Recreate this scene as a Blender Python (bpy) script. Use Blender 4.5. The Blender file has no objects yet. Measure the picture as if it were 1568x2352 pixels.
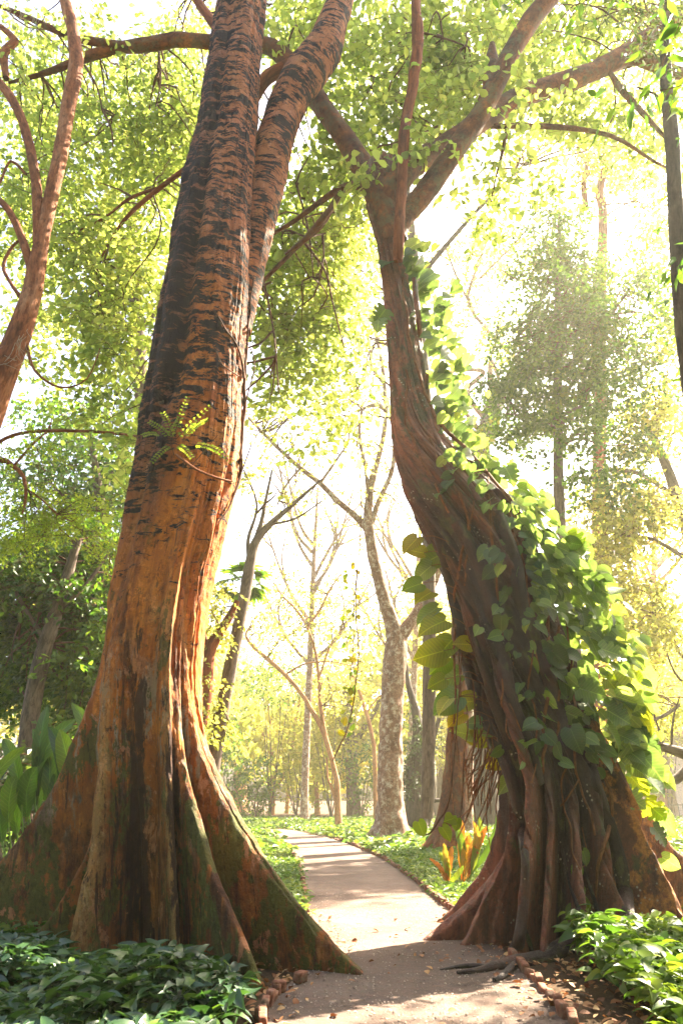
import bpy, math, random
import numpy as np
from mathutils import Vector
from mathutils.bvhtree import BVHTree

SC = bpy.context.scene
COL = SC.collection
PI = math.pi
R = np.random.RandomState(11)
random.seed(5)

# ------------------------------------------------------------------ camera
F = 1568.0
PITCH = math.radians(22.8)
CAM = np.array([0.0, 0.0, 1.5])
CP, SP = math.cos(PITCH), math.sin(PITCH)
def ray(px, py):
    px = np.asarray(px, float); py = np.asarray(py, float)
    u = (px - 784) / F; v = -(py - 1176) / F
    return np.stack([u, CP - v * SP, SP + v * CP], -1)
def P(px, py, Y):
    r = ray(px, py)
    t = np.asarray(Y, float) / r[..., 1]
    return CAM + r * t[..., None]
def G(px, py, z=0.0):
    r = ray(px, py)
    t = (z - 1.5) / r[..., 2]
    return CAM + r * t[..., None]
def depth(p):
    d = np.asarray(p) - CAM
    return d[..., 1] * CP + d[..., 2] * SP
def proj(p):
    d = np.asarray(p) - CAM
    dep = d[..., 1] * CP + d[..., 2] * SP
    up = -d[..., 1] * SP + d[..., 2] * CP
    return 784 + F * d[..., 0] / dep, 1176 - F * up / dep

cd = bpy.data.cameras.new('camera'); cam = bpy.data.objects.new('camera', cd); COL.objects.link(cam)
cam.location = (0, 0, 1.5); cam.rotation_euler = (PI / 2 + PITCH, 0, 0)
cd.sensor_fit = 'VERTICAL'; cd.sensor_height = 36; cd.lens = 24; cd.clip_end = 2000; cd.clip_start = 0.05
SC.camera = cam

# ------------------------------------------------------------------ light
SUN_AZ, SUN_EL = math.radians(50), math.radians(45)
SUNV = np.array([math.sin(SUN_AZ) * math.cos(SUN_EL), math.cos(SUN_AZ) * math.cos(SUN_EL), math.sin(SUN_EL)])
w = bpy.data.worlds.new('World'); SC.world = w; w.use_nodes = True
nt = w.node_tree; nt.nodes.clear()
sky = nt.nodes.new('ShaderNodeTexSky'); sky.sky_type = 'NISHITA'; sky.sun_disc = False
sky.sun_elevation = SUN_EL; sky.sun_rotation = SUN_AZ; sky.dust_density = 6; sky.ozone_density = 0.4; sky.air_density = 1.0
bg = nt.nodes.new('ShaderNodeBackground'); bg.inputs[1].default_value = 0.07
wo = nt.nodes.new('ShaderNodeOutputWorld')
nt.links.new(sky.outputs[0], bg.inputs[0]); nt.links.new(bg.outputs[0], wo.inputs[0])
ld = bpy.data.lights.new('sun', 'SUN'); ld.energy = 5.0; ld.angle = math.radians(0.5); ld.color = (1.0, 0.87, 0.66)
lo = bpy.data.objects.new('sun', ld); COL.objects.link(lo)
lo.rotation_euler = Vector(SUNV).to_track_quat('Z', 'Y').to_euler(); lo.location = (12, 20, 30)
SC.view_settings.view_transform = 'Standard'; SC.view_settings.look = 'None'
SC.view_settings.exposure = 3.45; SC.view_settings.gamma = 1
cy = SC.cycles
cy.use_denoising = True
cy.max_bounces = 7; cy.diffuse_bounces = 4; cy.glossy_bounces = 2; cy.transmission_bounces = 5
cy.volume_bounces = 1; cy.transparent_max_bounces = 8
cy.sample_clamp_indirect = 6

# ------------------------------------------------------------------ materials
class N:
    def __init__(s, name):
        s.m = bpy.data.materials.new(name); s.m.use_nodes = True; s.t = s.m.node_tree; s.t.nodes.clear()
        s.out = s.t.nodes.new('ShaderNodeOutputMaterial')
    def n(s, typ, **kw):
        nd = s.t.nodes.new('ShaderNode' + typ)
        for k, v in kw.items(): setattr(nd, k, v)
        return nd
    def l(s, a, b): s.t.links.new(a, b)
    def setin(s, sock, v):
        if isinstance(v, bpy.types.NodeSocket): s.l(v, sock)
        elif isinstance(v, (tuple, list)) and len(v) == 3 and sock.type == 'RGBA': sock.default_value = (*v, 1)
        else: sock.default_value = v
    def attr(s, name): return s.n('Attribute', attribute_name=name)
    def scale(s, vec, sc, off=(0, 0, 0)):
        nd = s.n('Mapping'); s.l(vec, nd.inputs[0]); nd.inputs['Scale'].default_value = sc; nd.inputs['Location'].default_value = off
        return nd.outputs[0]
    def noise(s, vec, sc=1.0, det=4, rough=0.55, dist=0.0):
        nd = s.n('TexNoise'); nd.inputs['Scale'].default_value = sc; nd.inputs['Detail'].default_value = det
        nd.inputs['Roughness'].default_value = rough; nd.inputs['Distortion'].default_value = dist
        s.l(vec, nd.inputs['Vector']); return nd.outputs[0]
    def ramp(s, fac, stops):
        nd = s.n('ValToRGB'); e = nd.color_ramp.elements
        while len(e) < len(stops): e.new(0.5)
        for i, (p, c) in enumerate(stops):
            e[i].position = p; e[i].color = (*c, 1) if len(c) == 3 else c
        s.l(fac, nd.inputs[0]); return nd.outputs[0]
    def rng(s, v, a, b, c=0.0, d=1.0):
        nd = s.n('MapRange'); s.setin(nd.inputs[0], v)
        for i, x in enumerate((a, b, c, d)): s.setin(nd.inputs[i + 1], x)
        return nd.outputs[0]
    def math(s, op, a, b=0.0):
        nd = s.n('Math', operation=op); s.setin(nd.inputs[0], a); s.setin(nd.inputs[1], b); return nd.outputs[0]
    def mix(s, f, a, b, mode='MIX'):
        nd = s.n('MixRGB', blend_type=mode); s.setin(nd.inputs[0], f); s.setin(nd.inputs[1], a); s.setin(nd.inputs[2], b); return nd.outputs[0]
    def sep(s, v):
        nd = s.n('SeparateXYZ'); s.l(v, nd.inputs[0]); return nd.outputs
    def bump(s, h, st=0.5, dist=0.02, prev=None):
        nd = s.n('Bump'); nd.inputs['Strength'].default_value = st; nd.inputs['Distance'].default_value = dist
        s.l(h, nd.inputs['Height'])
        if prev is not None: s.l(prev, nd.inputs['Normal'])
        return nd.outputs[0]
    def done(s, col, rough=0.8, normal=None, spec=0.3):
        b = s.n('BsdfPrincipled'); s.setin(b.inputs['Base Color'], col); s.setin(b.inputs['Roughness'], rough)
        b.inputs['Specular IOR Level'].default_value = spec
        if normal is not None: s.l(normal, b.inputs['Normal'])
        s.l(b.outputs[0], s.out.inputs[0]); return s.m

def mat_leaf(name, cols, trans=0.5, tcol=(1.25, 1.1, 0.5), rough=0.4, spec=0.4, veins=False):
    k = N(name)
    a = k.attr('rnd')
    stops = [(i / (len(cols) - 1), c) for i, c in enumerate(cols)]
    col = k.ramp(a.outputs['Fac'], stops)
    nrm = None
    if veins:
        lu = k.attr('lu'); s = k.sep(lu.outputs['Vector'])
        ax = k.math('ABSOLUTE', s[0])
        ph = k.math('SUBTRACT', s[1], k.math('MULTIPLY', ax, 0.55))
        wv = k.math('PINGPONG', k.math('MULTIPLY', ph, 9.0), 0.5)
        side = k.rng(wv, 0.0, 0.14, 1, 0)
        mid = k.rng(ax, 0.0, 0.03, 1, 0)
        v = k.math('MAXIMUM', k.math('MULTIPLY', side, 0.45), mid)
        pale = k.mix(1.0, col, (2.0, 1.9, 1.7), 'MULTIPLY')
        col = k.mix(v, col, pale)
        blot = k.noise(k.scale(lu.outputs['Vector'], (3, 3, 3)), 1.5, 3)
        col = k.mix(k.rng(blot, 0.45, 0.65, 0, 0.55), col, k.mix(1.0, col, (0.75, 0.95, 0.6), 'MULTIPLY'))
        sp_ = k.noise(k.scale(lu.outputs['Vector'], (9, 9, 5)), 1, 5, 0.7); col = k.mix(k.rng(sp_, 0.64, 0.68, 0, 0.8), col, (0.16, 0.09, 0.03))
        nrm = k.bump(wv, 0.5, 0.01)
    b = k.n('BsdfPrincipled'); k.l(col, b.inputs['Base Color']); b.inputs['Roughness'].default_value = rough
    b.inputs['Specular IOR Level'].default_value = spec
    if nrm is not None: k.l(nrm, b.inputs['Normal'])
    tr = k.n('BsdfTranslucent'); k.l(k.mix(1.0, col, tcol, 'MULTIPLY'), tr.inputs[0])
    mx = k.n('MixShader'); mx.inputs[0].default_value = trans
    k.l(b.outputs[0], mx.inputs[1]); k.l(tr.outputs[0], mx.inputs[2]); k.l(mx.outputs[0], k.out.inputs[0])
    return k.m

def mat_bark_flaky():
    k = N('flaky orange bark')
    bc = k.attr('bc').outputs['Vector']; mk = k.sep(k.attr('mk').outputs['Vector'])  # height, ridge, side
    H, RID, SIDE = mk[0], mk[1], mk[2]
    big = k.noise(k.scale(bc, (1.6, 1.6, 0.9)), 1, 4, 0.6)
    col = k.ramp(big, [(0.25, (0.36, 0.085, 0.016)), (0.42, (0.56, 0.15, 0.022)), (0.55, (0.72, 0.22, 0.03)), (0.68, (0.76, 0.33, 0.10)), (0.8, (0.68, 0.42, 0.24))])
    # vertical streaks
    st = k.noise(k.scale(bc, (8, 8, 0.55)), 1, 6, 0.65, 0.3)
    col = k.mix(k.rng(st, 0.47, 0.62, 0, 0.6), col, (0.26, 0.06, 0.015))
    # pink-grey upper bark
    hi = k.rng(H, 5.5, 10.5)
    col = k.mix(k.math('MULTIPLY', hi, 0.75), col, k.mix(st, (0.46, 0.13, 0.045), (0.40, 0.20, 0.13)))
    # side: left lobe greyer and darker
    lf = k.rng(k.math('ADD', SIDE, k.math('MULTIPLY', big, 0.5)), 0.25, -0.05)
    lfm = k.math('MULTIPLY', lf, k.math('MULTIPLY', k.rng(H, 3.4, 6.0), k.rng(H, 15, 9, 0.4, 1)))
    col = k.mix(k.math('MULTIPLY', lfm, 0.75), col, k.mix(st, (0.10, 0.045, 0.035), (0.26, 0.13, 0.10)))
    # pale lichen streaks on lower bole
    li = k.noise(k.scale(bc, (6, 6, 1.3), (3, 1, 2)), 1, 7, 0.75)
    lm = k.math('MULTIPLY', k.rng(li, 0.52, 0.57), k.math('MULTIPLY', k.rng(H, 3.6, 2.4), k.rng(H, 0.6, 1.3)))
    col = k.mix(k.math('MULTIPLY', lm, 0.85), col, (0.36, 0.33, 0.24))
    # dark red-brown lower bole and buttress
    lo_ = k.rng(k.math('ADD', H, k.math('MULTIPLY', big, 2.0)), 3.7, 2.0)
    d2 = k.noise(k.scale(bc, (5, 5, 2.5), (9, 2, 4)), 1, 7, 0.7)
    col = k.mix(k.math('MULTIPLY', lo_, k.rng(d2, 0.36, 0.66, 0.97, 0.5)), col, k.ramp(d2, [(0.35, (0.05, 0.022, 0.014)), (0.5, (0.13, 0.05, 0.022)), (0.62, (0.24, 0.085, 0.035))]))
    # dark vertical stain band
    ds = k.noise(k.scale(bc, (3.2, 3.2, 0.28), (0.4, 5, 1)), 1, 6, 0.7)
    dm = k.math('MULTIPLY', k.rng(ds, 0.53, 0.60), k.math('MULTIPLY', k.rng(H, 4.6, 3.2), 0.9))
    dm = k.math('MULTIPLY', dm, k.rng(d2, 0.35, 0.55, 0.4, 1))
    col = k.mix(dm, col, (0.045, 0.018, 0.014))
    # salmon patches where bark has come off
    sp = k.noise(k.scale(bc, (2.0, 2.0, 1.6), (7, 7, 3)), 1, 9, 0.72, 0.6)
    spm = k.math('MULTIPLY', k.rng(sp, 0.585, 0.60), k.rng(H, 4.6, 2.4))
    col = k.mix(k.math('MULTIPLY', spm, 0.9), col, k.mix(d2, (0.45, 0.17, 0.08), (0.66, 0.27, 0.14)))
    # moss
    ms = k.noise(k.scale(bc, (2.4, 2.4, 1.1), (1, 8, 5)), 1, 7, 0.72)
    ms = k.math('ADD', ms, k.math('MULTIPLY', k.rng(RID, 0.1, 1.2), 0.09))
    mid = k.noise(k.scale(bc, (11, 11, 9), (2, 5, 3)), 1, 6, 0.75)
    mm = k.math('MULTIPLY', k.rng(k.math('ADD', ms, k.math('MULTIPLY', k.math('SUBTRACT', mid, .5), .35)), 0.575, 0.60), k.rng(H, 6.2, 3.0, 0, 0.9))
    mm = k.math('MULTIPLY', mm, k.math('SUBTRACT', 1.0, k.math('MULTIPLY', spm, 0.9)))
    col = k.mix(mm, col, k.mix(d2, (0.05, 0.055, 0.012), (0.15, 0.15, 0.035)))
    rub = k.attr('rub').outputs['Fac']
    rw = k.math('MULTIPLY', k.rng(k.math('ADD', rub, k.math('MULTIPLY', k.math('SUBTRACT', mid, 0.5), 1.6)), 0.42, 0.62), k.rng(H, 3.2, 2.2, 0, 0.7))
    col = k.mix(rw, col, k.mix(st, (0.66, 0.26, 0.09), (0.30, 0.22, 0.09)))
    # dark streak and painted hollow shade between the two front roots, broken by noise
    dark_in = k.attr('stain_shade').outputs['Fac']
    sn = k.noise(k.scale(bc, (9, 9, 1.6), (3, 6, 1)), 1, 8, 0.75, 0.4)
    sm = k.rng(k.math('ADD', dark_in, k.math('MULTIPLY', k.math('SUBTRACT', sn, 0.5), 3.6)), 0.46, 0.66)
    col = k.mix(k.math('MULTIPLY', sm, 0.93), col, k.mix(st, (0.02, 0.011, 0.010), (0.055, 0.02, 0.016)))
    # mottling: rust plates, dark cracks, pale scars a hand wide
    col = k.mix(k.rng(mid, 0.53, 0.58, 0, 0.5), col, k.mix(1.0, col, (0.35, 0.28, 0.28), 'MULTIPLY'))
    mid2 = k.noise(k.scale(bc, (7, 7, 3.5), (8, 1, 6)), 1, 8, 0.75, 0.5)
    col = k.mix(k.rng(mid2, 0.56, 0.59, 0, 0.6), col, k.mix(1.0, col, (1.5, 1.75, 2.2), 'MULTIPLY'))
    crk = k.noise(k.scale(bc, (16, 16, 2.2), (4, 4, 4)), 1, 7, 0.7, 0.4)
    col = k.mix(k.math('MULTIPLY', k.rng(crk, 0.40, 0.36), 0.75), col, (0.03, 0.012, 0.01))
    blo = k.noise(k.scale(bc, (3.4, 3.4, 2.4), (6, 9, 2)), 1, 8, 0.78, 0.5)
    col = k.mix(k.math('MULTIPLY', k.rng(blo, 0.60, 0.63, 0, 0.92), k.rng(H, .8, 2)), col, (0.03, 0.014, 0.012))
    # black horizontal flakes
    fl = k.noise(k.scale(bc, (3.6, 3.6, 12)), 1, 7, 0.7, 0.6)
    fl2 = k.noise(k.scale(bc, (1.8, 1.8, 4.0), (2, 2, 2)), 1, 4, 0.6)
    hh = k.rng(H, 3.0, 7.2, 0, 1)
    thr = k.math('ADD', 0.65, k.math('MULTIPLY', hh, -0.165))
    thr = k.math('SUBTRACT', thr, k.math('MULTIPLY', lfm, 0.05))
    thr = k.math('SUBTRACT', thr, k.math('MULTIPLY', k.math('SUBTRACT', fl2, 0.5), 0.38))
    fm = k.rng(k.math('SUBTRACT', fl, thr), 0.0, 0.025)
    fm = k.math('MULTIPLY', fm, k.rng(H, 2.6, 3.4))
    col = k.mix(fm, col, (0.022, 0.014, 0.013))
    fine = k.noise(k.scale(bc, (40, 40, 60)), 1, 4, 0.6)
    col = k.mix(k.rng(fine, 0.3, 0.7, 0.25, 0), col, (0.03, 0.015, 0.01))
    nb = k.bump(fm, 0.9, 0.035)
    nb = k.bump(k.noise(k.scale(bc, (14, 14, 22)), 1, 7, 0.7), 0.55, 0.03, nb)
    nb = k.bump(st, 0.5, 0.05, nb); nb = k.bump(mid, 0.8, 0.05, nb); nb = k.bump(crk, 0.6, 0.05, nb)
    return k.done(col, k.rng(fine, 0.3, 0.7, 0.6, 0.9), nb, 0.2)

def mat_bark_fig():
    k = N('dark fig bark')
    bc = k.attr('bc').outputs['Vector']; mk = k.sep(k.attr('mk').outputs['Vector'])
    H, RID, SIDE = mk[0], mk[1], mk[2]
    n1 = k.noise(k.scale(bc, (2.0, 2.0, 0.8)), 1, 6, 0.6)
    st = k.noise(k.scale(bc, (9, 9, 0.7)), 1, 6, 0.65)
    col = k.ramp(n1, [(0.3, (0.035, 0.016, 0.013)), (0.48, (0.085, 0.027, 0.017)), (0.6, (0.18, 0.048, 0.023)), (0.72, (0.26, 0.08, 0.034))])
    up = k.rng(k.math('ADD', H, k.math('MULTIPLY', n1, 1.5)), 5.0, 6.4)
    col = k.mix(k.math('MULTIPLY', up, 0.75), col, k.ramp(n1, [(0.35, (0.16, 0.055, 0.025)), (0.5, (0.30, 0.10, 0.04)), (0.62, (0.50, 0.18, 0.075))]))
    dk = k.noise(k.scale(bc, (1.3, 1.3, 0.5), (4, 4, 1)), 1, 5, 0.6)
    col = k.mix(k.math('MULTIPLY', k.rng(dk, 0.36, 0.50), k.rng(H, 6.4, 5.0, 0, 0.92)), col, (0.022, 0.013, 0.013))
    rd = k.math('MULTIPLY', k.rng(RID, 0.12, 0.7), k.rng(st, 0.35, 0.6, 0.3, 0.9))
    col = k.mix(k.math('MULTIPLY', rd, k.rng(H, 3.2, 2.0)), col, (0.30, 0.09, 0.045))
    ms = k.noise(k.scale(bc, (3, 3, 1.3), (1, 8, 5)), 1, 6, 0.7)
    col = k.mix(k.math('MULTIPLY', k.rng(k.math('ADD', ms, k.rng(H, 4.5, 6.5, 0, .045)), 0.57, 0.61), 0.8), col, (0.085, 0.085, 0.025))
    og = k.noise(k.scale(bc, (4, 4, 3), (5, 2, 8)), 1, 6, 0.7)
    ogm = k.math('MULTIPLY', k.rng(og, 0.47, 0.56), k.math('MULTIPLY', k.rng(SIDE, 0.45, 0.8), k.rng(H, 3, 1.9)))
    col = k.mix(ogm, col, (0.62, 0.22, 0.05))
    vo = k.n('TexVoronoi'); vo.inputs['Scale'].default_value = 1; k.l(k.scale(bc, (16, 16, 16)), vo.inputs['Vector'])
    spot = k.math('MULTIPLY', k.rng(vo.outputs['Distance'], 0.24, 0.17), k.rng(k.noise(k.scale(bc, (2, 2, 2)), 1, 3), 0.55, 0.62))
    col = k.mix(k.math('MULTIPLY', spot, 0.8), col, (0.55, 0.47, 0.34))
    fine = k.noise(k.scale(bc, (35, 35, 35)), 1, 5, 0.65)
    col = k.mix(k.rng(fine, 0.3, 0.65, 0.4, 0), col, (0.02, 0.012, 0.01))
    md = k.noise(k.scale(bc, (9, 9, 7), (1, 2, 3)), 1, 8, 0.78, .4)
    col = k.mix(k.rng(md, 0.50, 0.56, 0, 0.6), col, k.mix(1.0, col, (0.35, 0.3, 0.32), 'MULTIPLY'))
    nb = k.bump(st, 0.7, 0.07); nb = k.bump(md, 0.7, 0.04, nb)
    nb = k.bump(k.noise(k.scale(bc, (12, 12, 30)), 1, 6, 0.7), 0.45, 0.02, nb)
    return k.done(col, k.rng(fine, 0.3, 0.7, 0.45, 0.75), nb, 0.4)

def mat_bark(name, c1, c2, c3, zs=0.8, spots=None, sc=3.0, bumps=0.6):
    k = N(name)
    bc = k.attr('bc').outputs['Vector']
    n1 = k.noise(k.scale(bc, (sc, sc, sc * zs * 0.5)), 1, 6, 0.65)
    col = k.ramp(n1, [(0.3, c1), (0.5, c2), (0.68, c3)])
    fine = k.noise(k.scale(bc, (sc * 7, sc * 7, sc * 5 * zs)), 1, 5, 0.7)
    col = k.mix(k.rng(fine, 0.35, 0.6, 0.55, 0), col, tuple(x * 0.35 for x in c1))
    md = k.noise(k.scale(bc, (sc * 3.2, sc * 3.2, sc * 3.2 * max(zs, .25)), (1, 2, 3)), 1, 7, 0.75, .4)
    col = k.mix(k.rng(md, 0.50, 0.58, 0, 0.65), col, k.mix(1.0, col, (0.35, 0.32, 0.34), 'MULTIPLY'))
    if spots: col = k.mix(k.rng(k.noise(k.scale(bc, (sc * 1.2, sc * 1.2, sc), (3, 3, 3)), 1, 9, 0.8), 0.50, 0.60, 0, 0.7), col, spots)
    return k.done(col, 0.85, k.bump(fine, bumps, 0.03, k.bump(n1, 0.4, 0.06)), 0.25)

def mat_plain(name, c, rough=0.7):
    k = N(name); g = k.n('NewGeometry').outputs['Position']
    n1 = k.noise(g, 9, 5, 0.6)
    return k.done(k.mix(k.rng(n1, 0.35, 0.65), tuple(x * 0.6 for x in c), c), rough, k.bump(n1, 0.3, 0.01))

def mat_path():
    k = N('trodden sandy gravel')
    g = k.n('NewGeometry').outputs['Position']
    a = k.noise(g, 0.9, 6, 0.6); b = k.noise(g, 60, 5, 0.7); c = k.noise(g, 7, 5, 0.65)
    col = k.ramp(a, [(0.3, (0.06, 0.044, 0.038)), (0.5, (0.115, 0.085, 0.073)), (0.7, (0.18, 0.138, 0.118))])
    col = k.mix(k.rng(c, 0.4, 0.65, 0, 0.35), col, (0.25, 0.13, 0.095))
    col = k.mix(k.rng(b, 0.35, 0.62, 0.7, 0), col, (0.10, 0.075, 0.06))
    col = k.mix(k.rng(b, 0.62, 0.72, 0, 0.6), col, (0.55, 0.48, 0.42))
    nb = k.bump(b, 0.6, 0.012, k.bump(c, 0.5, 0.05))
    return k.done(col, 0.92, nb, 0.15)
def mat_soil():
    k = N('dark leaf mould soil')
    g = k.n('NewGeometry').outputs['Position']
    a = k.noise(g, 1.3, 6, 0.6); b = k.noise(g, 35, 5, 0.7)
    col = k.ramp(a, [(0.3, (0.035, 0.024, 0.016)), (0.6, (0.075, 0.05, 0.032))])
    col = k.mix(k.rng(b, 0.45, 0.7, 0, 0.7), col, (0.13, 0.075, 0.04))
    return k.done(col, 0.95, k.bump(b, 0.8, 0.03), 0.1)
def mat_brick():
    k = N('old red edging brick')
    o = k.n('TexCoord').outputs['Object']; oi = k.n('ObjectInfo').outputs['Random']
    v = k.n('VectorMath', operation='ADD'); k.l(o, v.inputs[0]); k.l(oi, v.inputs[1])
    a = k.noise(v.outputs[0], 14, 6, 0.7)
    col = k.ramp(a, [(0.3, (0.09, 0.035, 0.022)), (0.5, (0.20, 0.08, 0.05)), (0.7, (0.30, 0.17, 0.12))])
    col = k.mix(k.rng(k.noise(v.outputs[0], 5, 5, 0.7), 0.5, 0.62, 0, 0.8), col, (0.10, 0.085, 0.06))
    return k.done(col, 0.9, k.bump(a, 0.8, 0.02), 0.2)

M = {}
M['bark_left'] = mat_bark_flaky()
M['bark_fig'] = mat_bark_fig()
M['limb'] = mat_bark('orange brown limb bark', (0.035, 0.018, 0.012), (0.17, 0.052, 0.018), (0.40, 0.13, 0.035), 0.8, (0.10, 0.095, 0.05), 2.2)
M['limb_red'] = mat_bark('red shaggy limb bark', (0.10, 0.026, 0.012), (0.27, 0.07, 0.022), (0.45, 0.14, 0.05), 0.15, None, 4.0, 0.9)
M['bark_orange'] = mat_bark('cracked orange bark', (0.13, 0.045, 0.02), (0.36, 0.12, 0.045), (0.52, 0.25, 0.13), 0.4, None, 3.0, 0.9)
M['bark_grey'] = mat_bark('grey brown bark', (0.10, 0.075, 0.06), (0.18, 0.13, 0.10), (0.28, 0.21, 0.16), 0.3, None, 2.5)
M['bark_dark'] = mat_bark('dark wet bark', (0.03, 0.022, 0.02), (0.07, 0.05, 0.04), (0.13, 0.10, 0.08), 0.3, None, 3)
M['bark_speck'] = mat_bark('lichen speckled bark', (0.16, 0.085, 0.06), (0.28, 0.15, 0.10), (0.38, 0.23, 0.16), 0.9, (0.62, 0.55, 0.46), 3.5, 0.7)
M['bark_tan'] = mat_bark('orange tan young bark', (0.28, 0.13, 0.06), (0.45, 0.22, 0.10), (0.58, 0.33, 0.17), 0.4, None, 4)
M['twig'] = mat_bark('thin brown twig', (0.07, 0.035, 0.02), (0.16, 0.075, 0.04), (0.24, 0.12, 0.06), 0.5, None, 4)
M['vine_stem'] = mat_bark('rusty vine stem', (0.12, 0.05, 0.025), (0.28, 0.11, 0.045), (0.42, 0.2, 0.09), 0.5, None, 6)
M['leaf_canopy'] = mat_leaf('canopy leaf', [(0.10, 0.155, 0.035), (0.17, 0.24, 0.055), (0.26, 0.32, 0.08), (0.38, 0.41, 0.12)], 0.68, (1.95, 1.8, 1.25), 0.5, 0.3)
M['leaf_far'] = mat_leaf('yellow green far leaf', [(0.15, 0.19, 0.04), (0.24, 0.27, 0.055), (0.34, 0.34, 0.08), (0.42, 0.37, 0.10)], 0.6, (1.7, 1.55, 1.0), 0.6, 0.2)
M['leaf_dark'] = mat_leaf('dark evergreen leaf', [(0.025, 0.045, 0.018), (0.045, 0.075, 0.025), (0.07, 0.10, 0.03), (0.13, 0.15, 0.04)], 0.4, (1.5, 1.5, 0.6), 0.35, 0.5)
M['leaf_mid'] = mat_leaf('mid green leaf', [(0.03, 0.07, 0.018), (0.055, 0.115, 0.022), (0.10, 0.17, 0.028), (0.17, 0.22, 0.035)], 0.5, (1.6, 1.7, 0.5), 0.4, 0.4)
M['leaf_feather'] = mat_leaf('feathery lime leaflet', [(0.14, 0.22, 0.03), (0.21, 0.29, 0.04), (0.28, 0.34, 0.05)], 0.65, (1.6, 1.5, 0.7), 0.5, 0.3)
M['leaf_vine'] = mat_leaf('glossy climber leaf', [(0.05, 0.09, 0.035), (0.10, 0.165, 0.055), (0.18, 0.25, 0.075), (0.32, 0.36, 0.10)], 0.5, (2.1, 1.9, 1.0), 0.32, 0.5, True)
M['leaf_vine_gold'] = mat_leaf('golden backlit climber leaf', [(0.07, 0.14, 0.02), (0.14, 0.19, 0.02), (0.3, 0.24, 0.02)], 0.6, (1.8, 1.6, 0.6), 0.35, 0.4, True)
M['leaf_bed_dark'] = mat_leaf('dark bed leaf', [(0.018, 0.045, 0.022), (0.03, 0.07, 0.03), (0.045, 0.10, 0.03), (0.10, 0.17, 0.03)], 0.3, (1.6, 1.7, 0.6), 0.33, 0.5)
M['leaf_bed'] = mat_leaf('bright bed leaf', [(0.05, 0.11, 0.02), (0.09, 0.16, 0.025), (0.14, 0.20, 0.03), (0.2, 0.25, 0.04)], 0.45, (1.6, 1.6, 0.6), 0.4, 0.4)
M['leaf_cover'] = mat_leaf('ground cover leaf', [(0.06, 0.12, 0.03), (0.10, 0.17, 0.035), (0.16, 0.22, 0.045), (0.24, 0.28, 0.06)], 0.4, (1.4, 1.4, 0.6), 0.45, 0.3)
M['leaf_tall'] = mat_leaf('tall paddle leaf', [(0.03, 0.075, 0.03), (0.06, 0.13, 0.03), (0.12, 0.19, 0.035)], 0.45, (1.7, 1.7, 0.5), 0.33, 0.5, True)
M['leaf_orange'] = mat_leaf('orange paddle leaf', [(0.34, 0.11, 0.02), (0.42, 0.22, 0.03), (0.24, 0.24, 0.04)], 0.45, (1.4, 1.2, 0.8), 0.35, 0.4, True)
M['litter'] = mat_leaf('dry fallen leaf', [(0.10, 0.04, 0.02), (0.22, 0.09, 0.04), (0.36, 0.18, 0.08), (0.5, 0.33, 0.17)], 0.15, (1.1, 0.9, 0.6), 0.7, 0.2)
M['litter_pale'] = mat_plain('pale dry fibre', (0.5, 0.42, 0.3)); M['render_wall'] = mat_plain('pinkish rendered wall', (0.66, 0.52, 0.44)); M['roof'] = mat_plain('clay roof', (0.4, 0.2, 0.14)); M['dark_glass'] = mat_plain('dark window glass', (0.03, 0.035, 0.04), .15); M['dark_metal'] = mat_plain('dark painted metal', (0.04, 0.04, 0.04), .5); M['white_paint'] = mat_plain('white car paint', (0.8, 0.8, 0.78), .3)
M['pebble'] = mat_leaf('gravel crumb', [(0.08, 0.055, 0.045), (0.2, 0.15, 0.12), (0.36, 0.29, 0.24)], 0.0, (1, 1, 1), 0.8, 0.2); M['path'] = mat_path(); M['soil'] = mat_soil(); M['brick'] = mat_brick()

# ------------------------------------------------------------------ mesh helpers
def rawmesh(name, V, quads, mat, parent=None, attrs=None, smooth=True, nv=4):
    V = np.asarray(V, np.float32); Q = np.asarray(quads, np.int32)
    me = bpy.data.meshes.new(name)
    me.vertices.add(len(V)); me.vertices.foreach_set('co', V.ravel())
    n = len(Q)
    me.loops.add(Q.size); me.loops.foreach_set('vertex_index', Q.ravel())
    me.polygons.add(n); me.polygons.foreach_set('loop_start', np.arange(0, Q.size, Q.shape[1], dtype=np.int32))
    me.polygons.foreach_set('loop_total', np.full(n, Q.shape[1], np.int32))
    me.polygons.foreach_set('use_smooth', np.full(n, smooth, bool))
    for k, (typ, arr) in (attrs or {}).items():
        a = me.attributes.new(k, typ, 'POINT')
        a.data.foreach_set('value' if typ == 'FLOAT' else 'vector', np.asarray(arr, np.float32).ravel())
    me.update(); me.validate()
    me.materials.append(mat)
    o = bpy.data.objects.new(name, me); COL.objects.link(o)
    if parent: o.parent = parent
    return o
def tag(o, label=None, cat=None, group=None, kind=None):
    if label: o['label'] = label
    if cat: o['category'] = cat
    if group: o['group'] = group
    if kind: o['kind'] = kind
    return o
def thing(name, label, cat, loc=(0, 0, 0), group=None):
    o = bpy.data.objects.new(name, None); COL.objects.link(o); o.location = tuple(map(float, loc)); o.empty_display_size = .2
    return tag(o, label, cat, group)
def adopt(o, parent):
    # child keeps its world coordinates under an un-rotated Empty
    o.parent = parent; o.location = -Vector(parent.location); return o

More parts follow.
